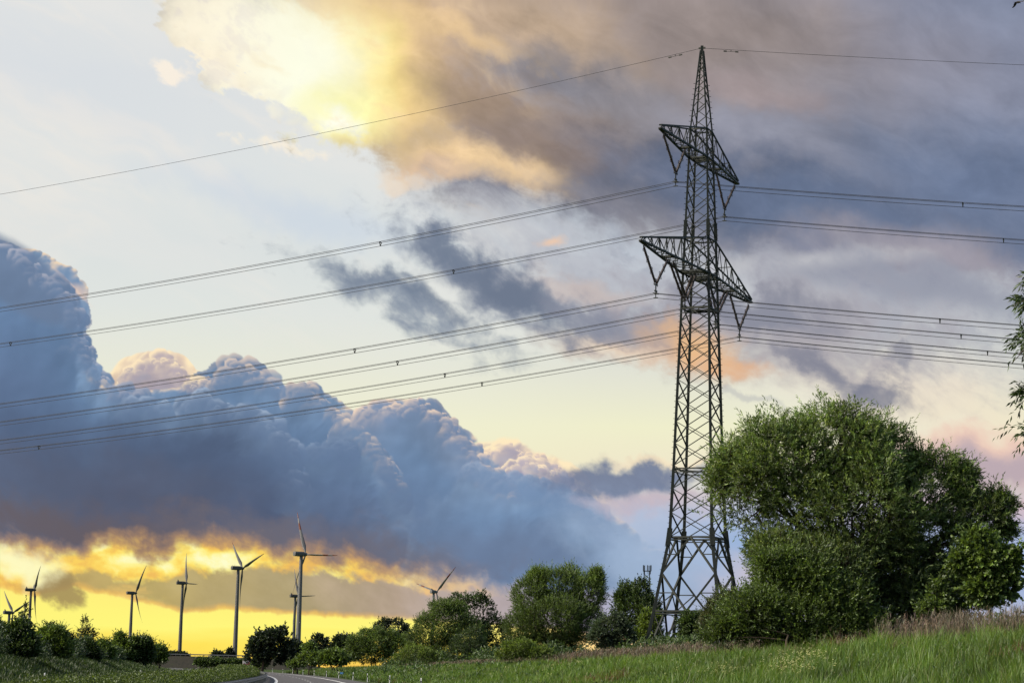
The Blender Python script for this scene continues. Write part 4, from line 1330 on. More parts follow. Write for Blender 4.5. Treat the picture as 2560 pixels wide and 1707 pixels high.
def crown(lobes, n_spray, per, leaf, lw, spray, droop, base, rg, upb=.4, depthk=.8, vary=.35, shell=.55, frizz=.14, dark_low=.0, holes=-.22):
    """lobes (k,6): centre and radii; returns leaf mesh arrays and spray data"""
    lobes = np.asarray(lobes, float)
    area = (lobes[:, 3] * lobes[:, 5] + lobes[:, 3] * lobes[:, 4]); area = area + area.max() * .012; pr = area / area.sum()
    k = rg.choice(len(lobes), n_spray, p=pr)
    d = unit(rg.normal(size=(n_spray, 3)))
    # lumpy surface: three octaves of smooth noise over direction
    def lump3(q, s, seed):
        r_ = np.random.default_rng(seed); A = r_.normal(size=(9, 3)) * s; ph = r_.uniform(0, 6.28, 9)
        return np.sin(q @ A.T + ph).mean(-1)
    c = lobes[k, :3]; r = lobes[k, 3:]
    rf = (shell + (1 - shell) * rg.uniform(size=n_spray) ** .45)
    q = c + d * r * rf[:, None]
    sz = np.sort(lobes[:, 3])[-max(3, len(lobes) // 8):].mean()
    bump = lump3(q, 4.5 / sz, 1) * .8 + lump3(q, 11 / sz, 2) * .6
    rf2 = rf * (1 + frizz * bump + rg.normal(size=n_spray) * frizz * .45)
    p = c + d * r * rf2[:, None]
    # thin out holes
    gap = lump3(q, 9. / sz, 3) + lump3(q, 20. / sz, 5) * .7
    keep = (gap > holes) | (rg.uniform(size=n_spray) < .25)
    # cull what is buried deep in other lobes
    ins = np.zeros(n_spray, int)
    for lb in lobes[lobes[:, 3] > sz * .35]:
        ins += (((p - lb[:3]) / (lb[3:] * .72)) ** 2).sum(-1) < 1
    keep &= (ins < 1) | (rg.uniform(size=n_spray) < .30)
    p = p[keep]; d = d[keep]; n = len(p)
    nd = unit(d * np.array([1, 1, .7]) + np.array([0, 0, upb]) + rg.normal(size=(n, 3)) * .35)
    sl = spray * rg.uniform(.5, 1.25, n)
    sprig = (rg.uniform(size=n) < .17) & (d[:, 2] > -.3)
    sl[sprig] *= rg.uniform(1.4, 2.3, sprig.sum()); nd[sprig] = unit(nd[sprig] + np.array([0, 0, upb * .6]))
    base = np.asarray(base, float)
    bc = base[rg.integers(0, len(base), n)] * (1 + vary * rg.normal(size=(n, 1)) * .6)
    patch = lump3(p, 2.5 / sz, 8)[:, None]
    bc = bc * (1 + .35 * patch) * np.array([1, 1, 1])
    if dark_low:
        zmin, zmax = p[:, 2].min(), p[:, 2].max(); bc = bc * (1 - dark_low * (1 - (p[:, 2:3] - zmin) / (zmax - zmin)))  # shade low in the crown painted into the leaf tint
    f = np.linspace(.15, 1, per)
    outer = np.clip((rf2[keep] - .7) / .35, 0, 1)[:, None]; bc = bc * (.62 + .55 * outer)  # inner sprays tinted darker to stand in for shade inside the crown
    Pl = []; Dl_ = []; Nl = []; Ll = []; Tl = []
    for i_, t in enumerate(f):
        pos = p + nd * (sl * t)[:, None] - np.array([0, 0, 1.]) * (droop * sl * t * t)[:, None]
        tang = unit(nd * 1. - np.array([0, 0, 1.]) * (2 * droop * t))
        sd = unit(np.cross(tang, rg.normal(size=(n, 3))))
        dr = unit(tang * (.55 + .4 * t) + sd * (.9 - .5 * t) - np.array([0, 0, 1.]) * droop * .6)
        Pl.append(pos); Dl_.append(dr); Nl.append(unit(rg.normal(size=(n, 3)) + np.array([0, 0, .8])))
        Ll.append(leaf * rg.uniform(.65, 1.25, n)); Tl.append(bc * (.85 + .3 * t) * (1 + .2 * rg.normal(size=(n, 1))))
    P = np.concatenate(Pl); Lf = np.concatenate(Ll)
    V, F, T = leaves_mesh(P, np.concatenate(Dl_), np.concatenate(Nl), Lf, Lf * lw, np.clip(np.concatenate(Tl), .004, .5))
    return V, F, T, (p, nd, sl)


def limbs(root, lobes, r0_, rg, twigs=None, ntw=200, stems=1, spread=.3, droop=.1):
    """tapered trunk(s), limbs reaching every lobe, twigs carrying the sprays"""
    mb = MB(); lobes = np.asarray(lobes, float)
    root = np.array(root, float); zc = lobes[:, 2].mean(); top = lobes[:, 2].max()
    feet = [root + np.array([rg.normal() * spread, rg.normal() * spread, 0]) for _ in range(stems)]
    joints = []
    for ft in feet:
        h = (zc - root[2]) * rg.uniform(.45, .75)
        P = [ft - np.array((0, 0, .25))] + [ft + (np.array([lobes[:, 0].mean(), lobes[:, 1].mean(), root[2]]) - ft) * t * .4 + np.array([rg.normal() * .05, rg.normal() * .05, h * t]) for t in (.25, .5, .75, 1.)]
        rr = np.array([1.25, 1., .9, .8, .7]) * r0_
        mb.tube(P, rr, 7); joints.append(P[-1]); joints.append(P[-2])
    joints = np.array(joints); ends = []
    for lb in lobes:
        c = lb[:3]; j = joints[np.argmin(np.linalg.norm(joints - c, axis=1) + rg.uniform(0, .5, len(joints)))]
        L = np.linalg.norm(c - j)
        if L < .1: continue
        md = (j + c) / 2 + rg.normal(size=3) * L * .07 + np.array((0, 0, L * .06))
        ts = np.linspace(0, 1, 7)[:, None]; P = (1 - ts) ** 2 * j + 2 * ts * (1 - ts) * md + ts ** 2 * c
        mb.tube(P, np.linspace(r0_ * .5, r0_ * .18, 7), 5); ends.append(P)
        for _ in range(5):                                  # secondary branches inside the lobe
            d = unit(rg.normal(size=3) + np.array((0, 0, .5))); e_ = c + d * lb[3:] * .8; s_ = P[rg.integers(3, 7)]
            m2 = (s_ + e_) / 2 + rg.normal(size=3) * .1
            Q = (1 - ts) ** 2 * s_ + 2 * ts * (1 - ts) * m2 + ts ** 2 * e_
            mb.tube(Q, np.linspace(r0_ * .22, r0_ * .07, 7), 4); ends.append(Q)
    if twigs is not None and ntw:
        p, nd, sl = twigs; E = np.concatenate(ends)
        idx = rg.choice(len(p), min(ntw, len(p)), replace=False)
        for i in idx:
            q = p[i]; e_ = E[np.argmin(((E - q) ** 2).sum(1))]
            t_ = q + nd[i] * sl[i] * .9 - np.array((0, 0, droop * sl[i]))
            mb.tube([e_, (e_ + q) / 2 + rg.normal(size=3) * .04, q, t_], np.array([.12, .09, .06, .025]) * r0_ + .004, 3, cap=False)
    return mb


GREENS = {
    'willow': [(.130, .200, .050), (.158, .225, .062), (.108, .174, .044), (.185, .24, .084)],
    'bright': [(.125, .185, .026), (.150, .210, .032), (.104, .160, .024)],
    'mid': [(.095, .150, .030), (.115, .170, .037), (.080, .128, .027)],
    'dark': [(.050, .084, .022), (.062, .098, .026), (.042, .072, .020)],
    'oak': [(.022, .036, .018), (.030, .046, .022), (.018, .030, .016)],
    'olive': [(.062, .074, .022), (.078, .086, .028), (.052, .066, .022)],
    'grey': [(.060, .090, .050), (.078, .108, .062), (.048, .078, .040)],
}


def plant(name, label, cat, Yd, L, n=1500, per=8, leaf=.12, lw=.3, spray=.5, droop=.15, pal='mid', seed=1, base_px=None, r0_=.12, stems=1, spread=.25,
          group=None, upb=.4, ntw=150, shell=.5, frizz=.20, vary=.35, thick=.85, plumes=7, dark_low=.25, holes=-.26):
    """L: lobes as (px, py, rx, ry[, depth offset in metres]) of the plant's outline at depth Yd"""
    rg = np.random.default_rng(seed)
    n = int(n * (4.2 if name == 'willow_bush' else 3.0 if name in ('shrub', 'bush', 'tall_bush') else 2.4)); lw = lw * 1.35
    lb = []
    for q in L:
        px, py, rx, ry = q[:4]; dd = q[4] if len(q) > 4 else rg.uniform(-.35, .35) * rx / FOC * Yd
        c = at(px, py, Yd + dd); k = (Yd + dd) / FOC
        sr = spray * .42
        lb.append((c.x, c.y, c.z, max(rx * k - sr, rx * k * .45), max(rx * k * thick - sr, rx * k * .4), max(ry * k - sr, ry * k * .45)))
    lb = np.array(lb)
    bx_ = at(base_px, 1600, Yd).x if base_px is not None else lb[:, 0].mean()
    bz = gz(bx_, Yd)
    o = np.array([bx_, Yd, bz])
    lb[:, :3] -= o
    lb[:, 2] = np.maximum(lb[:, 2], lb[:, 5] * .55)
    core = lb.copy()
    if plumes:                                            # upright leafy shoots that break up the outline
        ext = []
        for q in core:
            for _ in range(plumes):
                d_ = unit(rg.normal(size=3) + np.array((0, 0, .55)))
                if d_[2] < -.25: continue
                f_ = rg.uniform(.16, .34)
                ext.append((*(q[:3] + d_ * q[3:] * rg.uniform(.78, 1.06)), q[3] * f_, q[4] * f_, q[5] * f_ * rg.uniform(1.1, 1.9)))
        core[:, 3:] *= .99
        lb = np.concatenate([core, np.array(ext)])
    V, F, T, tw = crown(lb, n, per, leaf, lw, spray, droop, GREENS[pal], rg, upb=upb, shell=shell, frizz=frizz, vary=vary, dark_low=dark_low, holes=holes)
    low = V[:, 2] < .02
    V[low, 2] = rg.uniform(.02, .15, low.sum())
    root = empty(name, o); tag(root, label, cat, group)
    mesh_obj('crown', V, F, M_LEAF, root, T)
    mb = limbs((0, 0, 0), core, r0_, rg, tw, ntw, stems, spread, droop)
    mb.build('trunk', M_BARK, root, smooth=True)
    return root


yw = on_line(2150, 26.)
plant('willow_tree', 'huge spreading willow with narrow grey green leaves right of the pylon', 'tree', yw,
      [(1960, 1175, 150, 125), (2090, 1125, 140, 100), (1872, 1235, 104, 118, -1), (2190, 1165, 105, 95), (2130, 1290, 190, 140, -1.2), (2010, 1290, 130, 105, -.8), (2330, 1235, 105, 95), (2425, 1310, 90, 80),
       (2300, 1370, 150, 125, -.5), (2180, 1440, 165, 115, -.8), (2060, 1430, 130, 100), (2350, 1470, 110, 85), (2250, 1520, 120, 70), (1915, 1385, 50, 45), (2500, 1275, 42, 36), (2505, 1340, 34, 34), (1840, 1195, 54, 74), (1960, 1400, 90, 60, -2.5), (2060, 1440, 120, 80, -3), (2390, 1210, 60, 50), (2210, 1530, 120, 62, .6), (2330, 1530, 100, 58, .4), (2410, 1490, 80, 60, .5), (2120, 1500, 100, 60, .8), (2270, 1450, 140, 80, 1.2), (2230, 1575, 110, 34, .4), (2340, 1565, 80, 30, .4)],
      n=21000, per=10, leaf=.20, lw=.19, spray=.62, droop=.22, pal='willow', seed=3, base_px=2160, r0_=.24, stems=5, spread=1.0, ntw=1500, upb=.95, frizz=.33, vary=.4, dark_low=.55, thick=.7, holes=-.33, plumes=16)
plant('shrub', 'bright green shrub spreading at the left foot of the big willow', 'shrub', yw - 4.5,
      [(1950, 1470, 70, 62), (2030, 1450, 60, 40), (2085, 1520, 95, 60), (1885, 1540, 84, 52), (1990, 1550, 110, 52), (1830, 1580, 45, 30), (2150, 1570, 66, 34), (1918, 1415, 30, 30), (1975, 1405, 28, 26), (1790, 1600, 34, 14), (1900, 1590, 60, 26), (1990, 1598, 90, 30), (2085, 1595, 80, 34), (2160, 1590, 70, 30)],
      n=6500, per=9, leaf=.13, lw=.34, spray=.7, droop=.08, pal='mid', seed=4, base_px=1990, r0_=.07, stems=8, spread=1.2, ntw=500, upb=.6, dark_low=.3, frizz=.36, plumes=14)
plant('maple_tree', 'slender young tree with broad leaves in front of the willow\'s right edge', 'tree', yw - 11,
      [(2470, 1415, 66, 62), (2440, 1372, 42, 36), (2505, 1455, 44, 44), (2402, 1408, 30, 26), (2460, 1475, 50, 34), (2530, 1400, 24, 30)],
      n=1500, per=8, leaf=.16, lw=.62, spray=.36, droop=.12, pal='mid', seed=5, base_px=2475, r0_=.07, stems=2, spread=.1, ntw=300, upb=.3, frizz=.2)
plant('sapling', 'small leafy sapling among dry weeds under the willow', 'tree', yw - 11,
      [(2345, 1478, 22, 34), (2330, 1525, 36, 24), (2360, 1510, 20, 22)], n=260, per=7, leaf=.14, lw=.5, spray=.3, droop=.1, pal='mid', seed=6, base_px=2342, r0_=.03, ntw=80, frizz=.25)
plant('willow_tree', 'willow twigs of a near tree reaching in at the upper right frame edge', 'tree', 46.,
      [(2606, 755, 64, 26), (2596, 850, 56, 44), (2610, 700, 36, 14), (2602, 990, 60, 40), (2604, 1080, 48, 36), (2760, 900, 110, 260), (2790, 1200, 160, 200), (2800, 640, 120, 120)],
      n=1700, per=10, leaf=.16, lw=.18, spray=.34, droop=.35, pal='dark', seed=8, base_px=2800, r0_=.16, stems=1, ntw=700, upb=.05, shell=.4, frizz=.2)
yb_ = on_line(1810, 28.)
plant('shrub', 'olive tinted young tree growing before the right foot of the pylon', 'shrub', yb_,
      [(1812, 1528, 50, 42), (1848, 1502, 26, 26), (1790, 1558, 46, 30), (1840, 1560, 40, 34)], n=1500, per=8, leaf=.13, lw=.34, spray=.45, pal='olive', seed=10, r0_=.07, stems=2, ntw=200, upb=.6)
plant('shrub', 'small dark green elder bush within the pylon\'s foot', 'shrub', on_line(1735, 28.),
      [(1735, 1562, 34, 32), (1722, 1596, 30, 24), (1758, 1592, 26, 26)], n=800, per=8, leaf=.15, lw=.5, spray=.35, pal='dark', seed=11, r0_=.05, stems=2, ntw=100)
yb_ = on_line(1600, 29.)
plant('hornbeam_tree', 'dark upright tree with twin tops left of the pylon', 'tree', yb_,
      [(1562, 1500, 24, 36), (1600, 1488, 26, 34), (1590, 1535, 52, 48), (1616, 1528, 34, 46), (1575, 1572, 45, 30), (1545, 1520, 20, 30)], n=2300, per=8, leaf=.16, lw=.45, spray=.5, pal='dark', seed=12, r0_=.13, stems=2, ntw=300, upb=.9)
plant('shrub', 'light green bush at the right base of the twin-topped tree', 'shrub', yb_ - 3,
      [(1625, 1566, 28, 36), (1602, 1592, 24, 20), (1640, 1590, 16, 22)], n=650, per=8, leaf=.14, lw=.5, spray=.35, pal='bright', seed=13, r0_=.05, stems=2, ntw=80)
plant('shrub', 'grey green rounded bush at the left base of the twin-topped tree', 'shrub', yb_ - 12,
      [(1525, 1572, 46, 32), (1500, 1592, 30, 22), (1552, 1592, 38, 24), (1530, 1612, 36, 16)], n=1400, per=8, leaf=.13, lw=.5, spray=.32, pal='grey', seed=14, r0_=.05, stems=3, ntw=150)
yb_ = on_line(1390, 27.)
plant('willow_bush', 'broad rounded willow bush, widest of the bushes left of the pylon', 'bush', yb_,
      [(1335, 1495, 58, 58), (1400, 1468, 68, 48), (1470, 1488, 44, 52), (1380, 1555, 100, 62), (1310, 1572, 52, 48), (1452, 1556, 62, 58), (1370, 1612, 78, 26), (1492, 1452, 24, 28), (1290, 1620, 36, 20)],
      n=7600, per=8, leaf=.19, lw=.26, spray=.6, pal='mid', seed=15, r0_=.13, stems=6, spread=1.1, ntw=600, upb=.8, droop=.12, dark_low=.5)
plant('shrub', 'small yellow green bush spilling down the slope left of the widest willow bush', 'shrub', yb_ - 16, [(1300, 1622, 44, 24), (1262, 1638, 24, 12), (1345, 1632, 40, 16)],
      n=1300, per=8, leaf=.12, lw=.4, spray=.32, pal='bright', seed=16, r0_=.04, stems=3, ntw=80)
yb_ = on_line(1190, 33.)
plant('maple_tree', 'dark round-headed tree behind the bushes below the lone white turbine', 'tree', yb_ + 25,
      [(1192, 1528, 48, 46), (1152, 1508, 34, 26), (1232, 1586, 32, 44), (1212, 1615, 36, 28), (1258, 1575, 16, 26), (1180, 1580, 50, 40)], n=2100, per=7, leaf=.24, lw=.6, spray=.5, pal='dark', seed=17, r0_=.16, ntw=260)
yb_ = on_line(1110, 27.)
plant('willow_bush', 'tall mid green bush standing under the lone white turbine', 'bush', yb_,
      [(1122, 1558, 62, 48), (1078, 1582, 50, 50), (1162, 1588, 52, 54), (1112, 1522, 36, 26), (1060, 1606, 44, 34), (1130, 1628, 66, 26)], n=3800, per=7, leaf=.25, lw=.28, spray=.66, pal='mid', seed=18, r0_=.14, stems=4, spread=1., ntw=300, upb=.7, dark_low=.5)
plant('shrub', 'dark bush at the right foot of the bush under the lone turbine', 'shrub', yb_ - 22, [(1172, 1610, 40, 34), (1195, 1628, 30, 22), (1150, 1632, 34, 18)],
      n=1200, per=7, leaf=.2, lw=.3, spray=.5, pal='dark', seed=19, r0_=.08, stems=3, ntw=80)
plant('shrub', 'low yellow green bush between the two bush groups on the bank', 'shrub', yb_ - 10, [(1040, 1632, 40, 20), (1010, 1642, 26, 12), (1075, 1640, 30, 14)],
      n=900, per=7, leaf=.18, lw=.35, spray=.45, pal='bright', seed=20, r0_=.06, stems=3, ntw=60)
yb_ = on_line(980, 32.)
plant('maple_tree', 'small dark round tree rising behind the lower bushes near the road bend', 'tree', yb_ + 20,
      [(982, 1572, 40, 26), (1010, 1590, 24, 24), (955, 1572, 22, 20), (985, 1600, 40, 26)], n=1300, per=6, leaf=.32, lw=.6, spray=.5, pal='oak', seed=21, r0_=.16, ntw=160)
yb_ = on_line(940, 26.)
plant('willow_bush', 'spreading mid green bush on the bank before the small round tree', 'bush', yb_,
      [(952, 1608, 44, 32), (900, 1618, 34, 30), (1000, 1616, 38, 28), (925, 1634, 56, 22), (915, 1590, 20, 20), (868, 1636, 26, 16)], n=2400, per=6, leaf=.36, lw=.3, spray=.8, pal='mid', seed=22, r0_=.14, stems=4, spread=1.2, ntw=160, dark_low=.45)
# dark oaks on the plain
OAK = [('broad dark oak with daylight between its clumps, widest of the far oaks', [(648, 1618, 30, 30), (690, 1606, 36, 34), (712, 1628, 24, 26), (636, 1640, 22, 18), (680, 1640, 44, 18), (665, 1600, 24, 20)], 2000, 30, 660),
       ('dark oak right beneath the largest turbine tower', [(738, 1622, 22, 20), (735, 1645, 28, 16), (752, 1636, 16, 14)], 700, 31, 740),
       ('dark oak with flat dome standing second from the right of the far oaks', [(800, 1612, 26, 20), (782, 1626, 24, 20), (815, 1634, 28, 20), (795, 1645, 34, 14)], 1000, 32, 800),
       ('dark oak merging with the bank bushes, at the right end of the far oaks', [(862, 1608, 28, 18), (880, 1624, 26, 22), (850, 1634, 28, 18), (838, 1622, 16, 14)], 1000, 33, 860)]
for lab, L, n, sd, bp in OAK:
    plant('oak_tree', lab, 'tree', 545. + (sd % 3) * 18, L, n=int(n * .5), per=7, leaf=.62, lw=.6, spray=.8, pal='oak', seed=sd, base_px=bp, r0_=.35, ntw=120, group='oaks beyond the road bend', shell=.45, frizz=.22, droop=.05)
for lab, L, n, sd, Yp, pal in [
        ('bright bush on the bank below the flat-domed oak', [(775, 1632, 16, 22), (765, 1648, 18, 12), (790, 1645, 22, 14)], 600, 41, 455, 'mid'),
        ('rounded bush on the bank below the rightmost far oak', [(830, 1642, 26, 16), (850, 1650, 22, 10), (812, 1650, 18, 10)], 650, 42, 430, 'mid'),
        ('low round bush just right of the brown picture sign', [(645, 1655, 16, 11), (656, 1658, 12, 9)], 350, 43, 560, 'dark'),
        ('low bush in the gap below the largest turbine', [(748, 1656, 16, 9), (733, 1660, 12, 7)], 260, 44, 500, 'mid')]:
    plant('shrub', lab, 'shrub', float(Yp), L, n=n, per=6, leaf=.42, lw=.45, spray=.7, pal=pal, seed=sd, r0_=.12, stems=3, spread=.8, ntw=60)
# bank on the left
LB = [('tall_bush', 'dark leafy bush mass filling the left edge under the leftmost turbine', 'bush', 20, [(20, 1598, 46, 36), (52, 1578, 26, 24), (40, 1628, 56, 26), (-25, 1590, 40, 45), (76, 1618, 18, 30), (-10, 1632, 50, 24)], 3000, .2, 'dark', 50, .6),
      ('poplar_sapling', 'narrow poplar shoot rising beside the edge-on turbine tower', 'tree', 66, [(63, 1530, 5, 22), (60, 1556, 7, 18), (72, 1572, 6, 14), (66, 1592, 9, 16)], 70, .2, 'oak', 51, .6),
      ('willow_bush', 'brighter willow bush right of the dark leftmost bush', 'bush', 120, [(120, 1608, 34, 30), (140, 1590, 22, 18), (110, 1632, 40, 22), (152, 1622, 22, 26), (95, 1605, 16, 22)], 2300, .24, 'mid', 52, .3),
      ('sapling', 'thin twiggy bush with fine sprigs against the yellow sky', 'bush', 140, [(128, 1566, 14, 9), (148, 1572, 10, 8), (170, 1592, 14, 10), (165, 1605, 18, 14)], 190, .18, 'oak', 53, .3),
      ('sapling', 'airy pointed sapling standing out of the bushes on the left bank', 'tree', 213, [(213, 1560, 9, 18), (222, 1585, 16, 14), (203, 1582, 12, 12), (214, 1608, 20, 16), (236, 1588, 6, 8)], 210, .22, 'oak', 54, .35),
      ('bush', 'dark bush at the foot of the airy sapling', 'bush', 205, [(210, 1624, 28, 24), (186, 1632, 20, 18), (228, 1636, 20, 16)], 1500, .27, 'dark', 55, .35),
      ('bush', 'low bush between the airy sapling and the boxy turbine', 'bush', 255, [(252, 1622, 22, 16), (245, 1638, 26, 14), (270, 1632, 16, 14)], 1100, .3, 'mid', 56, .4),
      ('bush', 'rounded bush hiding the foot of the boxy turbine', 'bush', 306, [(305, 1618, 28, 20), (300, 1638, 38, 18), (282, 1626, 14, 14), (300, 1594, 12, 8)], 1500, .34, 'mid', 57, .4),
      ('bush', 'darker domed bush right of the boxy turbine', 'bush', 352, [(350, 1612, 24, 18), (355, 1636, 28, 20), (366, 1620, 14, 16)], 1300, .38, 'dark', 58, .4),
      ('bush', 'lighter bush closing the right end of the left bank', 'bush', 396, [(396, 1632, 16, 16), (386, 1644, 18, 10), (405, 1644, 10, 10)], 800, .4, 'mid', 59, .4)]
for nm, lab, cat, px, L, n, leaf, pal, sd, lw in LB:
    yl = on_line(px, -29.) if px < 330 else float(np.interp(px, [330, 420], [360, 440]))
    plant(nm, lab, cat, yl, L, n=n, per=7, leaf=leaf, lw=max(lw, .35), spray=leaf * 2.4, pal=pal, seed=sd, r0_=.09, stems=3 if n > 500 else 1, spread=.8, ntw=200, upb=.6,
          group='bushes on the left bank' if cat == 'bush' and nm == 'bush' else None)
for i, (px, w_, h_, lab) in enumerate([(430, 12, 8, 'small bush left of the red banded turbine foot on the ramp'), (455, 14, 6, 'low bush hugging the foot of the red banded turbine'), (545, 16, 8, 'longish bush on the ramp crest left of the lone pale turbine'),
                                       (575, 8, 12, 'pointed little tree on the ramp crest beside the pale turbine')]):
    plant('shrub', lab, 'shrub', 915., [(px, 1640 - h_ * .4, w_, h_), (px + w_ * .8, 1641 - h_ * .2, w_ * .6, h_ * .6)], n=160, per=6, leaf=.7, lw=.5, spray=.8, pal='oak', seed=70 + i, r0_=.15, ntw=20)
for i, (px, w_, h_, lab) in enumerate([(508, 22, 9, 'dusky bush in front of the bridge ramp, left one'), (545, 16, 8, 'dusky bush in the middle of the bridge ramp face'), (585, 26, 7, 'wide dusky bush in front of the ramp near the sign')]):
    plant('shrub', lab, 'shrub', 860., [(px, 1655, w_, h_), (px + w_ * .7, 1657, w_ * .7, h_ * .7)], n=330, per=6, leaf=.7, lw=.5, spray=.9, pal='dark', seed=80 + i, r0_=.15, ntw=20)


# ------------------------------------------------------------------ median hedge
def hedge():
    rg = np.random.default_rng(90)
    ys = np.concatenate([rg.uniform(50, 130, 15000), rg.uniform(130, 300, 12000), rg.uniform(300, 560, 6000)])
    n = len(ys)
    h = np.interp(ys, [50, 70, 110, 200, 300, 400], [.84, .84, .95, 1.12, 1.22, 1.25])
    u_ = rg.uniform(-1, 1, n)
    D = -7.7 + u_ * 1.6
    bump = (fbm(D, ys, .45, 4, .55, 900) - .5) * .6 + (fbm(D, ys, 1.6, 3, .55, 910) - .5) * .45
    hh = (h + bump) * (1 - np.abs(u_) ** 3 * .45)
    v = rg.uniform(size=n) ** .45
    z = hh * (.2 + .8 * v)
    x = xc(ys) + D
    P0 = np.stack([x, ys, z], -1)
    nd = unit(np.stack([u_ * .8, rg.normal(size=n) * .5, .5 + v], -1) + rg.normal(size=(n, 3)) * .3)
    Pl, Dr, Nn, Lf, T = [], [], [], [], []
    base = np.array(GREENS['bright'] + GREENS['mid'])[rg.integers(0, 6, n)] * (.38 + .42 * rg.uniform(size=(n, 1)))
    sc_ = np.interp(ys, [50, 100, 300, 560], [.75, 1., 2., 3.2])
    for t in np.linspace(.1, 1, 7):
        Pl.append(P0 + nd * (.30 * t * np.sqrt(sc_))[:, None]); sd = unit(np.cross(nd, rg.normal(size=(n, 3))))
        Dr.append(unit(nd * .5 + sd * .8)); Nn.append(unit(rg.normal(size=(n, 3)) + np.array((0, 0, 1.)))); Lf.append(.095 * sc_ * rg.uniform(.7, 1.3, n)); T.append(base * (1 + .2 * rg.normal(size=(n, 1))))
    P = np.concatenate(Pl); L_ = np.concatenate(Lf)
    V, F, T = leaves_mesh(P, np.concatenate(Dr), np.concatenate(Nn), L_, L_ * .5, np.clip(np.concatenate(T), .004, .4))
    V[:, 2] = np.maximum(V[:, 2], .02)
    o = empty('median_hedge', (float(xc(100)) - 7.7, 100, 0)); tag(o, 'long low leafy hedge filling the median behind the guardrail', 'hedge')
    off = np.array((float(xc(100)) - 7.7, 100, 0))
    mesh_obj('foliage', V - off, F, M_LEAF, o, T)
    mb = MB()
    for y in np.arange(52, 420, 2.2):
        x = float(xc(y)) - 7.7 + rg.normal() * .4
        for _ in range(2): mb.tube([np.array((x, y, -.1)) - off, np.array((x + rg.normal() * .3, y + rg.normal() * .3, .9)) - off], [.03, .012], 4)
    mb.build('stems', M_BARK, o)


hedge()


# ------------------------------------------------------------------ grass, dry weeds, flowers
def blades(P, H, W, lean, tint, rg):
    """three-sided bent blades: five vertices each"""
    n = len(P); a = rg.uniform(0, 2 * math.pi, n); side = np.stack([np.cos(a), np.sin(a), 0 * a], -1)
    b = a + rg.normal(size=n) * .6 + 1.57; ld = np.stack([np.cos(b), np.sin(b), 0 * b], -1) * lean[:, None]
    up = np.array((0, 0, 1.))
    m_ = P + up * (H * .55)[:, None] + ld * (H * .25)[:, None]; t = P + up * (H * .95)[:, None] + ld * (H * .85)[:, None]
    w = W[:, None]
    V = np.stack([P - side * w * .5, P + side * w * .5, m_ + side * w * .38, m_ - side * w * .38, t], 1).reshape(-1, 3)
    i = np.arange(n) * 5
    F = np.concatenate([np.stack([i, i + 1, i + 2], -1), np.stack([i, i + 2, i + 3], -1), np.stack([i + 3, i + 2, i + 4], -1)])
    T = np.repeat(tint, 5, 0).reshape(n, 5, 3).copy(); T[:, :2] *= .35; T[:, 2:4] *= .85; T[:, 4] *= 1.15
    return V, F, T.reshape(-1, 3)


def grass_slope():
    rg = np.random.default_rng(100); n = 470000
    u_ = rg.uniform(size=n); y = 32 * (560 / 32.) ** (u_ ** .92)
    D = 8.8 + rg.uniform(size=n) * 15.5
    x = xc(y) + D
    keep = (x / y < .31); x, y, D = x[keep], y[keep], D[keep]; n = len(x)
    z = ground_z(x, y)
    c1 = fbm(x, y, .16, 4, .55, 930); c2 = fbm(x, y, .7, 4, .6, 940)
    clump = np.clip((c2 - .40) * 4.2, .12, 1.35)
    dist = np.clip(y / 45., .8, 8)
    H = (.13 + .46 * clump) * rg.uniform(.6, 1.3, n) * np.interp(y, [30, 120, 500], [.95, 1.1, 1.3])
    W = .011 * dist ** .95 * rg.uniform(.7, 1.3, n)
    A = np.array([(.078, .158, .010), (.108, .192, .013), (.054, .122, .009), (.13, .175, .026)])
    col = A[rg.integers(0, 4, n)] * (.62 + .75 * np.clip(c1 * 1.6 - .3, 0, 1.1))[:, None] * (.7 + .5 * np.clip(clump, 0, 1))[:, None]
    dark = np.clip((.47 - c2) * 7, 0, 1)[:, None]; col = col * (1 - .6 * dark)
    far = np.clip((y - 130) / 300, 0, 1)[:, None]; col = col * (1 - .25 * far)
    red = np.clip((fbm(x, y, .11, 3, .5, 955) - .64) * 9, 0, 1) * (rg.uniform(size=n) < .6)
    col = np.where(red[:, None] > .4, np.array([(.13, .055, .030)]) * rg.uniform(.6, 1.3, (n, 1)), col)
    dry = rg.uniform(size=n) < .015 + .05 * (D > 20); col[dry] = np.array((.15, .12, .065)) * rg.uniform(.6, 1.2, (dry.sum(), 1)); H[dry] *= 1.35; W[dry] *= .6
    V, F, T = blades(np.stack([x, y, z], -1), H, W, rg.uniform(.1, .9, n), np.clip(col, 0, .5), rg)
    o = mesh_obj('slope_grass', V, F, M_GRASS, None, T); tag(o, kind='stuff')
    # left bank and far verges
    n = 90000; y = rg.uniform(60, 520, n); D = np.where(rg.uniform(size=n) < .8, -rg.uniform(21.8, 30.5, n), -rg.uniform(30, 60, n)); x = xc(y) + D; z = ground_z(x, y)
    c1 = fbm(x, y, .12, 4, .55, 960)
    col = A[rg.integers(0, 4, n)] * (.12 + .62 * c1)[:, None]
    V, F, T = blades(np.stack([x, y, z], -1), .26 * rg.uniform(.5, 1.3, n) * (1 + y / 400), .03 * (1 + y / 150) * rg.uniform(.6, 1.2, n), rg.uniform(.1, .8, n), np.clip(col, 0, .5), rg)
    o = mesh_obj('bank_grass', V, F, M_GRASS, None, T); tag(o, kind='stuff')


grass_slope()


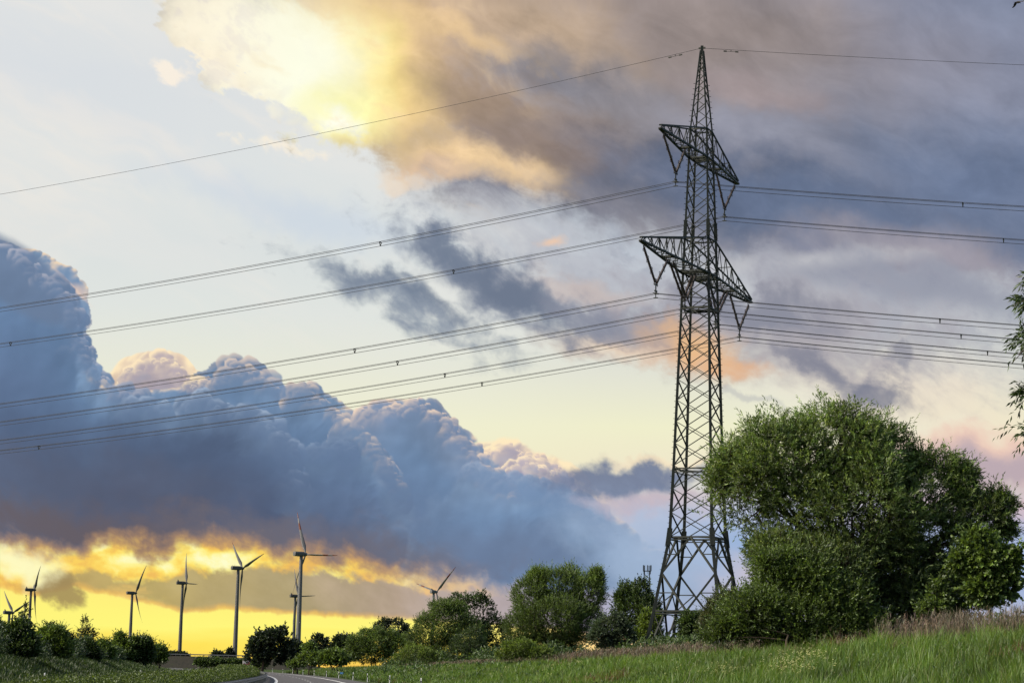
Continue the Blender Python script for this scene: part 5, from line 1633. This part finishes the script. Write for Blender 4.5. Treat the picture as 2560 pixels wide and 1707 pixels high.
def dry_weeds():
    rg = np.random.default_rng(110); n = 40000
    u_ = rg.uniform(size=n); y = 42 * (400 / 42.) ** (u_ ** .85)
    D = 22.0 + rg.uniform(size=n) * 5 + (fbm(y, y * 0, .06, 3, .5, 970) - .5) * 5
    x = xc(y) + D; k = (x / y < .31); x, y, D = x[k], y[k], D[k]
    pn = fbm(x, y, .10, 3, .5, 975); k = (pn > .50) | (rg.uniform(size=len(x)) < .10) | ((y < 85) & (rg.uniform(size=len(x)) < .35)) | ((y > 130) & (y < 200) & (rg.uniform(size=len(x)) < .35)); x, y = x[k], y[k]; n = len(x)
    z = ground_z(x, y)
    H = rg.uniform(.45, 1.15, n) * np.interp(y, [40, 110, 170, 400], [1.15, 1.1, 1.1, .9]); w = .0062 * np.clip(y / 45, 1, 6) ** .9
    P = np.stack([x, y, z], -1); col = np.array((.18, .145, .108)) * rg.uniform(.35, 1.4, (n, 1)) * (1 + .10 * rg.normal(size=(n, 3)))
    Vs, Fs, Ts, c = [], [], [], 0
    V, F, T = blades(P, H, w * 1.2, rg.uniform(0, .22, n), col, rg); Vs.append(V); Fs.append(F); Ts.append(T); c += len(V)
    for _ in range(5):                                       # side stalks with seed heads
        f = rg.uniform(.45, .95, n); Q = P + np.array((0, 0, 1.)) * (H * f)[:, None]
        V, F, T = blades(Q, H * .22, w * 1.5, rg.uniform(.3, 1.2, n), col * rg.uniform(.7, 1.4, (n, 1)), rg); Vs.append(V); Fs.append(F + c); Ts.append(T * 1.2); c += len(V)
    o = mesh_obj('dry_weeds', np.concatenate(Vs), np.concatenate(Fs), M_DRY, None, np.clip(np.concatenate(Ts), 0, .6)); tag(o, kind='stuff')


dry_weeds()


def flowers():
    rg = np.random.default_rng(120); pts = []
    for cx, cy, rx, ry, n in ((1985, 1680, 60, 26, 230), (2030, 1655, 26, 12, 60), (1800, 1697, 34, 12, 70), (1700, 1690, 60, 14, 22), (1430, 1668, 40, 10, 26), (1130, 1670, 60, 10, 20), (1300, 1690, 90, 12, 24), (1265, 1673, 30, 6, 16), (2535, 1562, 20, 4, 4), (2000, 1625, 200, 10, 14)):
        for _ in range(n):
            h_ = hit(cx + rg.normal() * rx * .75, min(cy + rg.normal() * ry * .75, 1706), 30, 420)
            if h_ is not None: pts.append((*h_, rg.uniform(.25, .5)))
    P = np.array(pts); n = len(P); V, F, T, c = [], [], [], 0
    for x, y, z, h_ in pts:
        r = .026 * max(1, y / 90.)
        for q in range(3):
            ox, oy, oz = rg.normal(size=3) * r * .9
            ring = [(x + ox + r * math.cos(a), y + oy + r * math.sin(a) * .8, z + h_ + oz + r * .35 * math.sin(a + 2)) for a in np.arange(6) * math.pi / 3]
            V += ring; F.append(tuple(range(c, c + 6))); T += [(.8, .8, .74)] * 6; c += 6
        V += [(x - .006, y, z), (x + .006, y, z), (x, y, z + h_)]; F.append((c, c + 1, c + 2)); T += [(.05, .09, .02)] * 3; c += 3
    o = mesh_obj('wild_flowers', V, F, M_GRASS, None, np.array(T, np.float32)); tag(o, kind='stuff')


flowers()


def slope_herbs():
    """darker leafy clumps scattered through the grass"""
    rg = np.random.default_rng(130); n = 1900
    u_ = rg.uniform(size=n); y = 36 * (420 / 36.) ** u_; D = 9.5 + rg.uniform(size=n) * 13; x = xc(y) + D
    k = (x / y < .262) & (fbm(x, y, .22, 3, .5, 990) > .50); x, y = x[k], y[k]; z = ground_z(x, y); n = len(x)
    Pl, Dr, Nn, Lf, T = [], [], [], [], []
    base = np.array([(.045, .085, .020), (.055, .105, .024), (.06, .095, .03)])[rg.integers(0, 3, n)]
    sc_ = np.clip(y / 80, .8, 4)
    for _ in range(26):
        d = unit(rg.normal(size=(n, 3)) + np.array((0, 0, .7))); r = rg.uniform(.1, .38, n) * np.sqrt(sc_)
        p = np.stack([x, y, z], -1) + d * r[:, None] * np.array((1.2, 1.2, .9)); p[:, 2] = np.maximum(p[:, 2], z + .05)
        Pl.append(p); Dr.append(unit(d + rg.normal(size=(n, 3)) * .5)); Nn.append(unit(rg.normal(size=(n, 3)) + np.array((0, 0, 1.)))); Lf.append(.13 * sc_ * rg.uniform(.6, 1.3, n)); T.append(base * rg.uniform(.6, 1.4, (n, 1)))
    L_ = np.concatenate(Lf)
    V, F, T = leaves_mesh(np.concatenate(Pl), np.concatenate(Dr), np.concatenate(Nn), L_, L_ * .4, np.concatenate(T))
    o = mesh_obj('slope_undergrowth', V, F, M_LEAF, None, T); tag(o, kind='stuff')


slope_herbs()


def crest_undergrowth():
    """low bramble and nettles that tie the bushes on the bank together"""
    rg = np.random.default_rng(140); n = 15000
    y = 60 * (470 / 60.) ** rg.uniform(size=n); D = 24.5 + rg.uniform(size=n) * 6 + (fbm(y, y * 0, .05, 3, .5, 992) - .5) * 7; x = xc(y) + D
    k = (fbm(x, y, .07, 3, .5, 993) > .48) & (x / y < .26); x, y = x[k], y[k]; z = ground_z(x, y); n = len(x)
    hb = rg.uniform(.1, 1., n) * np.interp(y, [60, 110, 180, 400], [.8, .9, 1.5, 2.4]) * (.4 + 1.0 * np.clip((fbm(x, y, .2, 3, .5, 994) - .4) * 4, 0, 1))
    base = np.array([(.055, .095, .024), (.075, .12, .03), (.045, .08, .022)])[rg.integers(0, 3, n)]
    sc_ = np.clip(y / 110, .9, 4); Pl, Dr, Nn, Lf, T = [], [], [], [], []
    for _ in range(12):
        d = unit(rg.normal(size=(n, 3)) + np.array((0, 0, .6))); p = np.stack([x, y, z + hb], -1) + d * (.35 * np.sqrt(sc_) * rg.uniform(.2, 1, n))[:, None]
        p[:, 2] = np.maximum(p[:, 2], z + .05); Pl.append(p); Dr.append(unit(d + rg.normal(size=(n, 3)) * .6)); Nn.append(unit(rg.normal(size=(n, 3)) + np.array((0, 0, .8))))
        Lf.append(.15 * sc_ * rg.uniform(.6, 1.3, n)); T.append(base * rg.uniform(.5, 1.4, (n, 1)))
    L_ = np.concatenate(Lf)
    V, F, T = leaves_mesh(np.concatenate(Pl), np.concatenate(Dr), np.concatenate(Nn), L_, L_ * .45, np.concatenate(T))
    o = mesh_obj('crest_undergrowth', V, F, M_LEAF, None, T); tag(o, kind='stuff')


crest_undergrowth()


def bank_undergrowth():
    """scrub that joins the bushes on the left bank"""
    rg = np.random.default_rng(150); n = 9000
    y = rg.uniform(150, 430, n); D = -28.5 - rg.uniform(size=n) * 4; x = xc(y) + D; z = ground_z(x, y)
    hb = rg.uniform(.1, 1., n) * (.5 + 2.6 * np.clip((fbm(x, y, .06, 3, .55, 996) - .38) * 3, 0, 1))
    base = np.array([(.030, .055, .018), (.045, .075, .022), (.026, .046, .016)])[rg.integers(0, 3, n)]
    sc_ = np.clip(y / 120, 1, 4); Pl, Dr, Nn, Lf, T = [], [], [], [], []
    for _ in range(10):
        d = unit(rg.normal(size=(n, 3)) + np.array((0, 0, .6))); p = np.stack([x, y, z + hb], -1) + d * (.4 * np.sqrt(sc_) * rg.uniform(.2, 1, n))[:, None]
        p[:, 2] = np.maximum(p[:, 2], z + .05); Pl.append(p); Dr.append(unit(d + rg.normal(size=(n, 3)) * .6)); Nn.append(unit(rg.normal(size=(n, 3)) + np.array((0, 0, .8))))
        Lf.append(.16 * sc_ * rg.uniform(.6, 1.3, n)); T.append(base * rg.uniform(.5, 1.4, (n, 1)))
    L_ = np.concatenate(Lf)
    V, F, T = leaves_mesh(np.concatenate(Pl), np.concatenate(Dr), np.concatenate(Nn), L_, L_ * .45, np.concatenate(T))
    o = mesh_obj('bank_undergrowth', V, F, M_LEAF, None, T); tag(o, kind='stuff')


bank_undergrowth()
